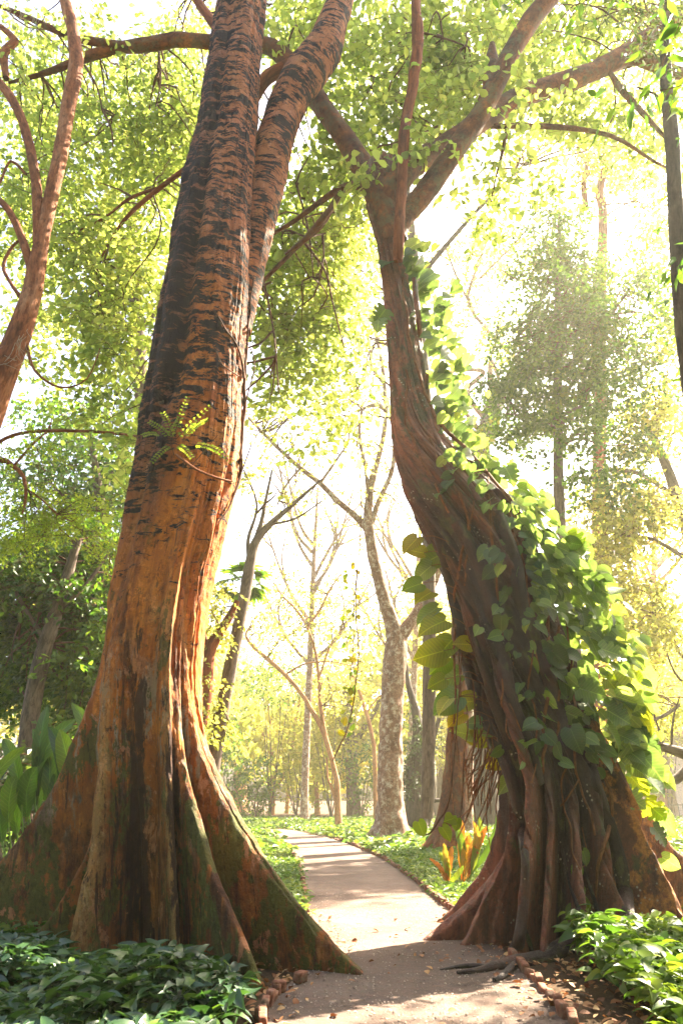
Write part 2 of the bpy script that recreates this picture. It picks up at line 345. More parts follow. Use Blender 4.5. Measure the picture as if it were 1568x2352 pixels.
def hashn(ix, iy, iz):
    h = (ix * 374761393 + iy * 668265263 + iz * 2147483647 + 12345) & 0xffffffff
    h = ((h ^ (h >> 13)) * 1274126177) & 0xffffffff
    return ((h ^ (h >> 16)) & 0xffff) / 65535.0
def vnoise(p):
    p = np.asarray(p, float); i = np.floor(p).astype(np.int64); f = p - i; f = f * f * (3 - 2 * f)
    r = 0
    for dx in (0, 1):
        for dy in (0, 1):
            for dz in (0, 1):
                wgt = (f[..., 0] if dx else 1 - f[..., 0]) * (f[..., 1] if dy else 1 - f[..., 1]) * (f[..., 2] if dz else 1 - f[..., 2])
                r = r + wgt * hashn(i[..., 0] + dx, i[..., 1] + dy, i[..., 2] + dz)
    return r * 2 - 1
def fbm(p, o=4):
    r = 0; a = 1; p = np.asarray(p, float)
    for k in range(o): r = r + a * vnoise(p * 2 ** k + 17.3 * k); a *= 0.5
    return r

def spline(pts, step):
    pts = np.asarray(pts, float); n = len(pts)
    out = []
    for i in range(n - 1):
        p0 = pts[max(i - 1, 0)]; p1 = pts[i]; p2 = pts[i + 1]; p3 = pts[min(i + 2, n - 1)]
        k = max(2, int(np.linalg.norm(p2[:3] - p1[:3]) / step))
        t = np.linspace(0, 1, k, endpoint=False)[:, None]
        out.append(0.5 * ((2 * p1) + (-p0 + p2) * t + (2 * p0 - 5 * p1 + 4 * p2 - p3) * t ** 2 + (-p0 + 3 * p1 - 3 * p2 + p3) * t ** 3))
    out.append(pts[-1:]); return np.concatenate(out)

class Tubes:
    def __init__(s): s.V = []; s.Q = []; s.B = []; s.K = []; s.n = 0
    def add(s, pts, seg=8, step=0.15, gnarl=0.0, flare=None, wob=0.0):
        """pts: rows x,y,z,r"""
        p = spline(pts, step); c = p[:, :3]; r = np.maximum(p[:, 3], 0.0015)
        if wob:
            c = c + wob * np.stack([fbm(c * 2.1 + 5, 2), fbm(c * 2.1 + 50, 2), fbm(c * 2.1 + 90, 2)], -1) * np.minimum(1, np.linspace(0, 6, len(c)))[:, None]
        tg = np.gradient(c, axis=0); tg /= np.linalg.norm(tg, axis=1)[:, None] + 1e-9
        ref = np.array([0.13, 0.9, 0.2]); u = np.cross(tg[0], ref); u /= np.linalg.norm(u)
        U = []
        for t in tg:
            u = u - t * np.dot(u, t); u /= np.linalg.norm(u) + 1e-9; U.append(u)
        U = np.array(U); W = np.cross(tg, U)
        th = np.linspace(0, 2 * PI, seg, endpoint=False)
        ct, sn = np.cos(th), np.sin(th)
        L = np.concatenate([[0], np.cumsum(np.linalg.norm(np.diff(c, axis=0), axis=1))])
        rr = np.repeat(r[:, None], seg, 1)
        if gnarl:
            q = np.stack([ct[None] * r[:, None] * 2.5 + 3, sn[None] * r[:, None] * 2.5 + np.zeros_like(L)[:, None], (L[:, None]) * 1.1 + ct[None] * 0], -1)
            rr = rr * (1 + gnarl * fbm(q * 2 + r[0] * 91, 4))
        if flare is not None: rr = rr * flare(L, th)
        V = c[:, None] + rr[..., None] * (ct[None, :, None] * U[:, None] + sn[None, :, None] * W[:, None])
        rows = len(c)
        I = (np.arange(rows - 1)[:, None] * seg + np.arange(seg)[None]); J = np.roll(I, -1, axis=1)
        Q = np.stack([I, J, J + seg, I + seg], -1).reshape(-1, 4) + s.n
        s.V.append(V.reshape(-1, 3)); s.Q.append(Q)
        s.B.append(np.stack([ct[None] * rr, sn[None] * rr, L[:, None] + ct[None] * 0], -1).reshape(-1, 3))
        s.K.append(np.stack([V[..., 2], rr * 0, V[..., 0] * 0], -1).reshape(-1, 3))
        s.n += rows * seg
        return c
    def build(s, name, mat, parent=None):
        o = rawmesh(name, np.concatenate(s.V), np.concatenate(s.Q), mat, None, {'bc': ('FLOAT_VECTOR', np.concatenate(s.B)), 'mk': ('FLOAT_VECTOR', np.concatenate(s.K))})
        if parent: adopt(o, parent)
        return o

def pxline(pts, Y):
    """pts: (px,py,width_px[,Y]) -> rows x,y,z,r at the real distance Y"""
    out = []
    for i, q in enumerate(pts):
        y = q[3] if len(q) > 3 else Y
        p = P(q[0], q[1], y); out.append([*p, q[2] / 2 * depth(p) / F])
    return np.array(out)

# leaf templates: rows (t_rib, halfwidth, t_edge, z_edge, z_rib)
def templ(rows):
    V = []; Q = []
    for (t, wd, te, ze, zr) in rows: V += [(-wd, te, ze), (0, t, zr), (wd, te, ze)]
    for i in range(len(rows) - 1):
        a = i * 3; Q += [(a, a + 1, a + 4, a + 3), (a + 1, a + 2, a + 5, a + 4)]
    return np.array(V, float), np.array(Q)
T_OVAL = templ([(0, .02, .02, 0, 0), (.25, .2, .28, .03, -.01), (.6, .33, .62, .05, -.03), (.85, .22, .87, .02, -.05), (1, .03, .99, -.08, -.09)])
T_LANCE = templ([(0, .015, .02, 0, 0), (.3, .17, .3, .04, -.01), (.65, .13, .66, 0, -.05), (1, .01, 1, -.12, -.13)])
T_ARROW = templ([(0, .16, -.12, -.02, 0), (.12, .27, .08, .05, 0), (.4, .22, .42, .05, -.02), (.75, .11, .77, -.02, -.07), (1, .01, 1, -.15, -.15)])
T_DIA = (np.array([(0, 0, 0), (-.3, .5, .06), (0, 1, -.05), (.3, .5, .06)], float), np.array([(0, 1, 2, 3)]))
T_HEART = templ([(0, .17, -.16, -.02, 0), (.04, .36, -.10, .03, -.01), (.12, .47, .10, .06, -.02), (.3, .48, .34, .07, -.03), (.5, .42, .55, .06, -.04), (.7, .3, .74, .02, -.07), (.88, .13, .9, -.05, -.12), (1, .01, 1, -.17, -.18)])
T_SLIT = templ([(0, .17, -.14, -.02, 0), (.06, .42, -.06, .03, -.01), (.14, .5, .08, .05, -.02), (.20, .30, .22, .03, -.02), (.26, .5, .28, .06, -.03), (.38, .5, .42, .06, -.03), (.44, .25, .47, .03, -.04), (.5, .44, .54, .05, -.04), (.6, .4, .66, .03, -.06), (.66, .18, .68, 0, -.07), (.72, .3, .76, 0, -.08), (.88, .14, .9, -.05, -.12), (1, .01, 1, -.17, -.18)])

def unit(v): return v / (np.linalg.norm(v, axis=-1, keepdims=True) + 1e-9)
def leaf_mesh(name, pos, dr, nm, size, T, mat, parent=None, rnd=None, smooth=True, curl=0.3):
    V0, Q0 = T; n = len(pos); k = len(V0)
    dr = unit(dr); side = unit(np.cross(dr, nm)); nn = np.cross(side, dr)
    size = np.broadcast_to(np.asarray(size, float), (n,))
    cu = R.uniform(-curl * .3, curl, n)
    z = V0[None, :, 2] - cu[:, None] * V0[None, :, 1] ** 2 * .6
    V = pos[:, None] + size[:, None, None] * (V0[None, :, 0, None] * side[:, None] + V0[None, :, 1, None] * dr[:, None] + z[..., None] * nn[:, None])
    Q = (np.arange(n)[:, None, None] * k + Q0[None]).reshape(-1, Q0.shape[1])
    if rnd is None: rnd = R.rand(n)
    at = {'rnd': ('FLOAT', np.repeat(np.clip(rnd, 0, 1), k))}
    if k > 8:
        lu = np.tile(V0, (n, 1)); lu[:, 2] = np.repeat(R.rand(n) * 9, k); at['lu'] = ('FLOAT_VECTOR', lu)
    o = rawmesh(name, V.reshape(-1, 3), Q, mat, None, at, smooth)
    if parent: adopt(o, parent)
    return o

# sunlit part of the garden: keep the canopy open where its shadow would fall there
def sun_open(c):
    g = c - SUNV * (c[:, 2:3] / SUNV[2])
    x, y = g[:, 0], g[:, 1]
    lit = (y > 8.9) & (y < 34) & (x > -4.5 + 0 * y) & (x < 2.6 + .25 * (y - 8)) & (c[:, 2] > 2.2)
    keep = ~lit | (R.rand(len(c)) < 0.2)
    for X, Y, hy, z0, z1, q in ((-1.3, 8.8, 1.1, .8, 9.5, .25), (3.6, 9.6, 1.3, .6, 6.0, .3), (1.3, 9.6, .8, 5, 9, .4)):
        t = (c[:, 0] - X) / SUNV[0]; yy = c[:, 1] - t * SUNV[1]; zz = c[:, 2] - t * SUNV[2]
        hit = (t > 0) & (np.abs(yy - Y) < hy) & (zz > z0) & (zz < z1)
        keep &= ~hit | (R.rand(len(c)) < q)
    return keep

def cloud(regs, leaf=0.16, k=9, L=0.7, droop=0.35, tilt=0.9, gaps=0.0, respect=True, clump=0.0, pts=None):
    """regs rows: cx,cy,rx,ry (px), Y, dY, n twigs -> dict of leaf arrays and twig lines"""
    C = []
    for (cx, cy_, rx, ry, Y0, dY, n) in regs:
        m = int(n * 3) + 8
        q = R.uniform(-1, 1, (m, 3)); q = q[(q ** 2).sum(1) < 1][:n]
        a = P(cx + q[:, 0] * rx, cy_ + q[:, 1] * ry, Y0 + q[:, 2] * dY)
        C.append(a)
    c = np.concatenate(C) if pts is None else pts
    if gaps: c = c[fbm(c * 0.75 + 4, 2) > -0.75 + gaps]
    if clump:
        o = np.stack([vnoise(c * 1.1 + 7), vnoise(c * 1.1 + 70), vnoise(c * 1.1 + 700)], -1); c = c + clump * o
    c[:, 2] = np.maximum(c[:, 2], 0.25)
    if respect: c = c[sun_open(c)]
    n = len(c)
    an = R.rand(n) * 2 * PI
    d = unit(np.stack([np.cos(an), np.sin(an), R.uniform(-.6, .35, n)], -1))
    LL = L * R.uniform(.6, 1.3, n)
    t = (np.arange(k) + .4 + R.rand(n, k) * .6) / k
    pos = c[:, None] + d[:, None] * (LL[:, None] * t)[..., None]
    pos[..., 2] -= droop * LL[:, None] * t ** 2
    pos += R.normal(0, .10 * L, (n, k, 3))
    sd = np.cross(d, [0, 0, 1.0]) * 1.0
    alt = np.where(np.arange(k) % 2, 1, -1)[None, :, None]
    ld = d[:, None] * .5 + sd[:, None] * alt * .8 + np.array([0, 0, -.45]) + R.normal(0, .45, (n, k, 3))
    nm = np.array([0, 0, 1.0]) + R.normal(0, tilt, (n, k, 3))
    tone = np.clip(.45 + .35 * fbm(c * .8, 2)[:, None] + R.normal(0, .2, (n, k)), 0, 1)
    ends = c + d * LL[:, None]; ends[:, 2] -= droop * LL
    return dict(pos=pos.reshape(-1, 3), dr=ld.reshape(-1, 3), nm=nm.reshape(-1, 3), size=(leaf * R.uniform(.65, 1.2, (n, k))).ravel(), rnd=tone.ravel(), c=c, e=ends, d=d)

def twig_arrays(cl, r=0.006, frac=1.0):
    n = int(len(cl['c']) * frac)
    a = cl['c'][:n]; b = cl['e'][:n]; m = (a + b) / 2; m[:, 2] += .06
    rows = [(a - cl['d'][:n] * .15, r), (m, r * .8), (b, r * .35)]
    u = unit(np.cross(cl['d'][:n], [0, 0, 1.0])); v = np.cross(u, cl['d'][:n])
    V = np.zeros((n, 3, 3, 3))
    for i, (p, rr) in enumerate(rows):
        for j in range(3):
            V[:, i, j] = p + rr * (math.cos(j * 2.094) * u + math.sin(j * 2.094) * v)
    Q0 = np.array([(i * 3 + j, i * 3 + (j + 1) % 3, (i + 1) * 3 + (j + 1) % 3, (i + 1) * 3 + j) for i in range(2) for j in range(3)])
    Q = (np.arange(n)[:, None, None] * 9 + Q0[None]).reshape(-1, 4)
    return V.reshape(-1, 3), Q

def crown(parent, cl, T, mat, anchors=None, nbr=30, br=(.03, .008), twigr=0.006, twigmat='twig', frac=1.0, name='crown', reach=6.0):
    co = leaf_mesh(name, cl['pos'], cl['dr'], cl['nm'], cl['size'], T, mat, parent, cl['rnd'], smooth=len(T[0]) > 4)
    tb = Tubes(); V, Q = twig_arrays(cl, twigr, frac)
    tb.V.append(V); tb.Q.append(Q); tb.B.append(V * [1, 1, 1]); tb.K.append(V * 0); tb.n = len(V)
    if anchors is not None and nbr:
        A = np.asarray(anchors)[:, :3]
        idx = R.choice(len(cl['c']), min(nbr, len(cl['c'])), replace=False)
        for i in idx:
            e = cl['c'][i]; dd = np.linalg.norm(A - e, axis=1)
            j = np.argmin(dd * R.uniform(.8, 1.5, len(dd)))
            if dd[j] > reach: continue
            a = A[j]; m1 = a + (e - a) * .35 + R.normal(0, .08 * dd[j], 3) + [0, 0, .08 * dd[j]]; m2 = a + (e - a) * .7 + R.normal(0, .06 * dd[j], 3)
            tb.add([[*a, br[0] * (0.6 + dd[j] * .12)], [*m1, br[0] * .8], [*m2, (br[0] + br[1]) / 2 * .8], [*e, br[1]], ], 5, .25, 0, wob=.05)
            for q in range(2):
                s0 = m1 + (m2 - m1) * R.rand(); ee = cl['c'][R.randint(len(cl['c']))]
                if np.linalg.norm(ee - s0) < 1.8: tb.add([[*s0, br[1] * 1.6], [*((s0 + ee) / 2 + R.normal(0, .08, 3)), br[1] * 1.1], [*ee, br[1] * .6]], 4, .25)
    bo = tb.build('canopy_branchwork', M[twigmat], None); bo.parent = co
    return co

# ------------------------------------------------------------------ big buttressed boles (lofted)
def loft(name, rowsLR, Yc, crests, mat, parent, zstep=0.035, ztop=None, groove=None, nth=560, seed=0, flutes=0.02, twist=0.0, creas=0.0, rough=.012):
    rowsLR = sorted(rowsLR, key=lambda r: -r[0])      # bottom first (big py)
    zz, xc, rr = [], [], []
    for (py, l, r_) in rowsLR:
        a = P(l, py, Yc); b = P(r_, py, Yc)
        zz.append(a[2]); xc.append((a[0] + b[0]) / 2); rr.append((b[0] - a[0]) / 2)
    zz[0] = min(zz[0], -0.15)
    z = np.arange(-0.12, (ztop or zz[-1]), zstep)
    def smooth(v):
        k = 9; v = np.interp(z, zz, v); pad = np.pad(v, k, 'edge'); return np.convolve(pad, np.ones(2 * k + 1) / (2 * k + 1), 'valid')
    X = smooth(xc); r0 = smooth(rr)
    # adaptive angles
    fine = np.linspace(-PI, PI, 6000, endpoint=False); wgt = np.ones_like(fine)
    def adiff(a, b): return (a - b + PI) % (2 * PI) - PI
    for c in crests: wgt += 7 * np.exp(-(adiff(fine, c['th']) / .10) ** 2)
    cdf = np.cumsum(wgt); cdf /= cdf[-1]
    th = np.interp((np.arange(nth) + .5) / nth, cdf, fine)
    Z, TH = np.meshgrid(z, th, indexing='ij')
    base = np.repeat(r0[:, None], nth, 1)
    nn = np.stack([np.cos(TH) * 2.2 + seed, np.sin(TH) * 2.2, Z * .45], -1)
    base = base * (1 + .05 * fbm(nn, 3))
    if groove:
        gz = np.array([P(0, g[0], Yc)[2] for g in groove][::-1]); gt = np.array([math.radians(g[1]) for g in groove][::-1]); gd = np.array([g[2] for g in groove][::-1])
        tg = np.interp(z, gz, gt)[:, None]; dg = np.interp(z, gz, gd)[:, None]
        base *= 1 - dg * np.exp(-(adiff(TH, tg) / .16) ** 2)
    m = 7.0
    acc = base ** m
    ridge = np.zeros_like(base); rubbed = np.zeros_like(base)
    for i, c in enumerate(crests):
        h = np.clip(1 - np.maximum(Z, 0) / c['H'], 0, 1)
        wob = c.get('wob', .03) * fbm(np.stack([z * .9 + seed + i * 7, z * 0, z * 0], -1), 3)[:, None]
        Rk = base * 0.9 + (c['R'] - base * .9) * h ** c['p'] + .0
        Rk = Rk * (1 + .03 * vnoise(np.stack([Z * 2.3, Z * 0 + i * 5 + seed, Z * 0], -1)))
        tw = c.get('tw', 0.0) * Z
        d = np.abs(adiff(TH, c['th'] + wob + tw))
        T = c['T'] * (1 + .9 * (1 - h)) 
        wall = T / np.maximum(np.sin(np.minimum(d, PI / 2)), 1e-3)
        wall = np.where(d < PI / 2, wall, 0.02)
        rk = (Rk ** -5 + np.maximum(wall, .02) ** -5) ** (-1 / 5)
        acc = acc + rk ** m
        if c.get('rub'): rubbed = np.maximum(rubbed, np.exp(-(np.sin(np.minimum(d, 1.5)) * Rk / c['rub']) ** 2) * (h > 0))
        ridge = np.maximum(ridge, np.where(h > 0, (rk - base) / base, 0))
    rad = acc ** (1 / m)
    nn = np.stack([np.cos(TH) * rad * 2.5 + seed, np.sin(TH) * rad * 2.5, Z * 1.2], -1)
    creas = creas * (.25 + .75 * np.clip((Z - 1.3) / 1.6, 0, 1)) if creas > .1 else creas
    fq = np.stack([np.cos(TH + twist * Z) * 3.4 + seed, np.sin(TH + twist * Z) * 3.4, Z * .16], -1)
    rad = rad * (1 + flutes * .5 * fbm(fq * 2.6, 3)) * (1 - creas * np.exp(-(fbm(fq, 2) / .10) ** 2) - creas * .5 * np.exp(-(fbm(fq * 2.3 + 9, 2) / .10) ** 2)) + .018 * fbm(nn * 1.6, 3) + rough * np.abs(fbm(nn * 4.5, 3)) - rough * .6
    V = np.stack([X[:, None] + rad * np.cos(TH), Yc + rad * np.sin(TH), Z], -1)
    rows = len(z)
    I = (np.arange(rows - 1)[:, None] * nth + np.arange(nth)[None]); J = np.roll(I, -1, axis=1)
    Q = np.stack([I, J, J + nth, I + nth], -1).reshape(-1, 4)
    lean = np.concatenate([[0], np.cumsum(np.hypot(np.diff(X), np.diff(z)))])
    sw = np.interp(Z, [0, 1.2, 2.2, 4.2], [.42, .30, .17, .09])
    dark_bands = np.exp(-(adiff(TH, math.radians(-93) + .10 * vnoise(np.stack([Z * 1.1, Z * 0, Z * 0], -1))) / sw) ** 2) * np.clip((4.1 - Z) / 1.6, 0, 1)  # bark streak that also paints the root hollow's shade into the colour
    dark_bands = np.maximum(dark_bands, np.exp(-(adiff(TH, math.radians(-62)) / .09) ** 2) * np.clip((3.0 - Z) / 1, 0, 1) * .9)
    bc = np.stack([np.cos(TH) * np.maximum(rad, base * .9), np.sin(TH) * np.maximum(rad, base * .9), lean[:, None] + 0 * TH - .25 * 0], -1)
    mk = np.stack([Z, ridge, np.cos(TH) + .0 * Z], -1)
    o = rawmesh(name, V.reshape(-1, 3), Q, mat, None, {'bc': ('FLOAT_VECTOR', bc.reshape(-1, 3)), 'mk': ('FLOAT_VECTOR', mk.reshape(-1, 3)), 'stain_shade': ('FLOAT', dark_bands.ravel()), 'rub': ('FLOAT', rubbed.ravel())})
    adopt(o, parent)
    bvh = BVHTree.FromPolygons([tuple(v) for v in V.reshape(-1, 3)[::1].tolist()], Q[::1].tolist())
    return o, bvh, (z, X, r0)

def crest(px, py, center, H, p, T, tw=0.0, wob=.03, ground=True):
    g = G(px, py); d = g[:2] - np.asarray(center)
    return dict(th=math.atan2(d[1], d[0]), R=float(np.hypot(*d)), H=H, p=p, T=T, tw=tw, wob=wob)

# ================================================================== LEFT TREE
YL = 8.8
rowsL = [(2290, 262, 440), (2200, 262, 440), (2050, 255, 446), (1850, 240, 458), (1680, 228, 463), (1580, 235, 462), (1500, 242, 463), (1400, 255, 477), (1300, 273, 492),
         (1200, 292, 522), (1100, 310, 546), (1000, 325, 556), (900, 340, 560), (800, 355, 566), (700, 368, 574), (620, 385, 577), (500, 410, 579),
         (400, 432, 583), (330, 450, 588), (200, 472, 594), (100, 486, 600), (0, 505, 610), (-160, 528, 622)]
lt = thing('buttressed_tree', 'huge left tree with flaking black and orange bark on a flared buttressed base', 'tree', (P(355, 2200, YL)[0], YL, 0))
cL = (P(360, 2225, YL)[0], YL)
crL = [crest(-190, 2160, cL, 3.9, 2.15, .10), crest(165, 2224, cL, 5.2, 2.2, .06, wob=.02), crest(430, 2230, cL, 6.4, 1.5, .05, wob=.015), crest(530, 2205, cL, 3.0, 2.6, .035), crest(40, 2205, cL, 2.8, 2.8, .04),
       crest(612, 2275, cL, 4.0, 2.3, .06), crest(850, 2243, cL, 3.8, 2.3, .12), crest(700, 2120, cL, 2.6, 2.0, .1), crest(-40, 2090, cL, 3.0, 2.0, .1)]
crL.append(dict(th=math.radians(100), R=2.0, H=3, p=2, T=.12))
for c_, w_ in zip(crL, (0, .08, .055, 0, 0, 0)): c_['rub'] = w_
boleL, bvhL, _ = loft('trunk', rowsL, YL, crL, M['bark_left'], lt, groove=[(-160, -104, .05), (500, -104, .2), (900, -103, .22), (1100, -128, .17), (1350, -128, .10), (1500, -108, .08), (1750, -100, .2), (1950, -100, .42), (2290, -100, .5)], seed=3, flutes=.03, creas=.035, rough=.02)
tb = Tubes()
c2 = tb.add(pxline([(545, 760, 60, 8.95), (566, 640, 74, 9.0), (590, 520, 80, 9.05), (616, 400, 86), (630, 330, 86), (655, 250, 84), (690, 185, 92), (735, 125, 88), (762, 60, 70), (785, -20, 60), (810, -160, 55)], 9.1), 40, .05, .07)
st2 = tb.build('stem', M['bark_left'], lt)
for a in [st2]:
    kk = a.data.attributes['mk']; n = len(a.data.vertices); arr = np.zeros(n * 3, np.float32); kk.data.foreach_get('vector', arr)
    arr = arr.reshape(-1, 3); arr[:, 2] = .35; arr[:, 0] = np.maximum(arr[:, 0], 7.5); kk.data.foreach_set('vector', arr.ravel())

def surf(bvh, px, py, off=0.0, Yd=None):
    r = ray(px, py); r = r / np.linalg.norm(r)
    h = bvh.ray_cast(Vector(CAM), Vector(r))
    if h[0] is None: return None if Yd is None else (P(px, py, Yd), np.array([0, -1, 0.]))
    return np.array(h[0]) + np.array(h[1]) * off * (1 if np.dot(h[1], r) < 0 else -1), np.array(h[1])
def onsurf(bvh, pts, off=.0, Yd=9.0):
    """pts (px,py,width_px) laid on the bark surface"""
    out = []
    for (px, py, wd) in pts:
        p, _ = surf(bvh, px, py, off, Yd); out.append([*p, wd / 2 * depth(p) / F])
    return out
def dens(pts, step=25):
    p = np.array(pts, float); q = np.c_[p[:, 0], p[:, 1], np.zeros(len(p)), p[:, 2]]
    s = spline(q, step); return [(a[0], a[1], a[3]) for a in s]

# liana on the left tree's right edge
li = thing('liana', 'thin woody liana hanging down the right edge of the big left trunk', 'vine', P(555, 900, 8.3))
tb = Tubes()
for pts in [[(583, 640, 4), (566, 760, 5), (563, 860, 7), (558, 920, 9), (556, 1000, 10), (550, 1060, 9), (543, 1110, 7), (520, 1170, 5), (500, 1200, 4)],
            [(490, 715, 3), (520, 760, 4), (548, 810, 5), (556, 870, 6)], [(575, 800, 3), (585, 840, 3), (565, 920, 4)], [(578, 1020, 3), (560, 1070, 4), (545, 1110, 4)], [(488, 795, 3), (510, 840, 3), (545, 865, 4)]]:
    tb.add(onsurf(bvhL, dens(pts), .03, 8.75), 6, .05, .1)
tb.build('stem', M['twig'], li)

# flaky bark slivers along the silhouette
# ================================================================== RIGHT TREE (strangler-like fig)
YR = 9.6
rowsR = [(2260, 1195, 1370), (2150, 1193, 1370), (2050, 1188, 1372), (1950, 1182, 1380), (1860, 1170, 1394), (1780, 1160, 1388), (1700, 1132, 1365), (1640, 1108, 1345), (1560, 1082, 1318), (1470, 1060, 1290),
         (1400, 1044, 1262), (1320, 1018, 1236), (1250, 990, 1216), (1200, 962, 1185), (1150, 940, 1150), (1100, 922, 1108), (1060, 912, 1062), (1000, 905, 1012), (950, 904, 990), (900, 900, 980),
         (800, 893, 968), (700, 886, 946), (600, 876, 930), (520, 866, 930), (460, 852, 932), (410, 838, 925), (380, 850, 915)]
rt = thing('strangler_fig', 'leaning dark fig tree on the right of the path with a ribbed skirt of roots', 'tree', (P(1260, 2150, YR)[0], YR, 0))
cR = (P(1275, 2160, YR)[0], YR)
crR = [crest(950, 2162, cR, 2.1, 3.0, .10), crest(1042, 2178, cR, 2.6, 2.3, .06), crest(1185, 2200, cR, 5.2, 1.3, .05, wob=.02, tw=-.03), crest(1232, 2205, cR, 3.2, 2.0, .045),
       crest(1345, 2205, cR, 2.6, 1.7, .045), crest(1120, 2170, cR, 4.0, 1.7, .05), crest(1450, 2190, cR, 3.2, 2.0, .06), crest(1620, 2180, cR, 3.4, 2.0, .06), crest(1720, 2110, cR, 3.4, 2.2, .07),
       dict(th=math.radians(95), R=1.8, H=3, p=2, T=.12), dict(th=math.radians(150), R=1.6, H=2.6, p=2.4, T=.1)]
boleR, bvhR, _ = loft('trunk', rowsR, YR, crR, M['bark_fig'], rt, groove=[(400, -90, .0), (1000, -90, .03), (1300, -60, .12), (1700, -75, .1), (2200, -80, .05)], seed=9, flutes=.10, twist=.35, creas=.17)
# root strands that run over the bole
strands = [[(1005, 1230, 20), (1030, 1330, 26), (1055, 1430, 30), (1075, 1530, 34), (1105, 1630, 36), (1135, 1700, 34), (1165, 1770, 30), (1190, 1860, 28), (1205, 1960, 20), (1205, 2060, 20), (1195, 2130, 26), (1180, 2195, 34)],
           [(1080, 1440, 14), (1105, 1520, 20), (1130, 1600, 24), (1160, 1680, 26), (1188, 1760, 24), (1196, 1850, 20), (1200, 1950, 18)],
           [(1050, 1200, 30), (1100, 1300, 34), (1130, 1400, 40), (1150, 1500, 40), (1170, 1600, 36), (1210, 1700, 30), (1240, 1800, 26)],
           [(1140, 1180, 30), (1180, 1290, 34), (1200, 1400, 34), (1240, 1500, 30), (1280, 1620, 30), (1300, 1720, 26)],
           [(1345, 1700, 20), (1370, 1800, 24), (1400, 1900, 30), (1425, 2000, 34), (1440, 2100, 36), (1455, 2190, 38)],
           [(1290, 1950, 8), (1310, 2040, 12), (1330, 2100, 16), (1310, 2160, 20), (1275, 2200, 22)],
           [(1340, 2000, 8), (1362, 2060, 14), (1378, 2120, 16), (1380, 2180, 18)],
           [(1195, 2110, 18), (1215, 2170, 18), (1222, 2200, 18)],
           [(980, 860, 8), (985, 950, 10), (1010, 1020, 14), (1060, 1090, 16), (1100, 1150, 16)],
           [(950, 640, 12), (962, 740, 12), (970, 830, 10), (985, 930, 10)]]
for pts in strands:
    tb = Tubes(); tb.add(onsurf(bvhR, dens(pts, 40), -.01, 9.2), 12, .06, .12); tb.build('root', M['bark_fig'], rt)
# surface root crossing toward the path
tb = Tubes()
for pts in [[(1400, 2140, 46), (1340, 2160, 42), (1270, 2190, 40), (1200, 2205, 34), (1150, 2222, 26), (1100, 2232, 14), (1050, 2236, 6)], [(1190, 2208, 22), (1165, 2240, 16), (1140, 2252, 10)], [(1120, 2225, 14), (1070, 2222, 9), (1010, 2226, 5)]]:
    rr = []
    for (px, py, wd) in pts:
        g = G(px, py, .02); rr.append([*g, wd / 2 * depth(g) / F])
    tb.add(rr, 10, .06, .15, wob=.02)
tb.build('root', M['bark_fig'], rt)
anchR = []
def limb(pts, Y, mat='limb', seg=22, parent=None, name='limb', gn=.07, step=.08, keep=True):
    tb = Tubes(); c = tb.add(pxline(pts, Y), seg, step, gn); tb.build(name, M[mat], parent if parent else rt)
    if keep: anchR.append(c[::6])
    return c
limb([(905, 560, 40), (925, 500, 50), (965, 455, 50), (1010, 395, 49), (1055, 330, 47), (1100, 265, 46), (1140, 190, 44), (1180, 110, 43), (1220, 45, 44), (1275, -20, 40), (1330, -90, 40)], 9.5)
limb([(880, 480, 60), (905, 420, 66), (960, 372, 54, 9.8), (1040, 322, 48, 10.2), (1110, 275, 47, 10.6), (1200, 222, 48, 11), (1290, 190, 46, 11.3), (1370, 160, 43, 11.6), (1430, 128, 46, 11.8), (1490, 85, 40, 12), (1600, 20, 34, 12.3)], 9.5)
limb([(1420, 130, 36, 11.8), (1470, 135, 34, 12), (1530, 160, 30, 12.2), (1600, 180, 26, 12.4)], 12)
limb([(1120, 250, 34, 9.6), (1125, 190, 34, 9.8), (1128, 140, 30, 10), (1130, 100, 12, 10)], 9.8)
limb([(905, 560, 60), (868, 450, 60), (835, 385, 54, 9.7), (790, 315, 48, 9.9), (750, 260, 44, 10.1), (705, 195, 48, 10.3), (660, 140, 44, 10.5), (620, 108, 38, 10.6), (560, 98, 34, 10.7), (490, 97, 32, 10.8), (410, 92, 32, 10.9), (330, 104, 30, 11), (260, 112, 26, 11.1), (200, 132, 22, 11.2), (140, 155, 16, 11.3), (80, 175, 11, 11.4), (20, 190, 6, 11.5)], 9.5, 'limb')
limb([(300, 108, 22, 11), (240, 100, 20, 11), (180, 88, 18, 11), (120, 66, 15, 11), (60, 38, 12, 11), (-10, 10, 9, 11)], 11)
limb([(560, 280, 14, 10.8), (590, 220, 22, 10.7), (612, 180, 30, 10.6), (655, 155, 30, 10.5)], 10.6, 'limb_red')
limb([(445, -10, 18, 11), (470, 25, 20, 10.9), (505, 70, 24, 10.8), (560, 98, 22, 10.7)], 11, 'limb_red')
limb([(855, 430, 34), (812, 425, 20, 9.9), (770, 440, 16, 10.2), (720, 475, 13, 10.6), (665, 515, 10, 11), (610, 545, 8, 11.2)], 9.6)
limb([(790, 432, 14, 10), (765, 470, 16, 10.2), (735, 520, 14, 10.5), (690, 560, 11, 10.8), (640, 610, 10, 11), (590, 660, 8, 11.2)], 10)
limb([(765, 470, 12, 10.2), (742, 500, 15, 10.3), (700, 550, 12, 10.7), (655, 585, 8, 10.9)], 10.4)
limb([(845, 470, 12), (855, 510, 10, 9.3), (868, 560, 6, 9.2)], 9.4, keep=False)
limb([(470, 350, 11, 11.2), (430, 385, 12, 11.4), (370, 430, 11, 11.7), (300, 490, 9, 12), (255, 550, 6, 12.3), (230, 600, 4, 12.5)], 11.5, 'limb_red')
limb([(370, 430, 8, 11.7), (300, 455, 7, 12), (240, 500, 5, 12.3), (160, 540, 3, 12.6)], 12, 'limb_red')
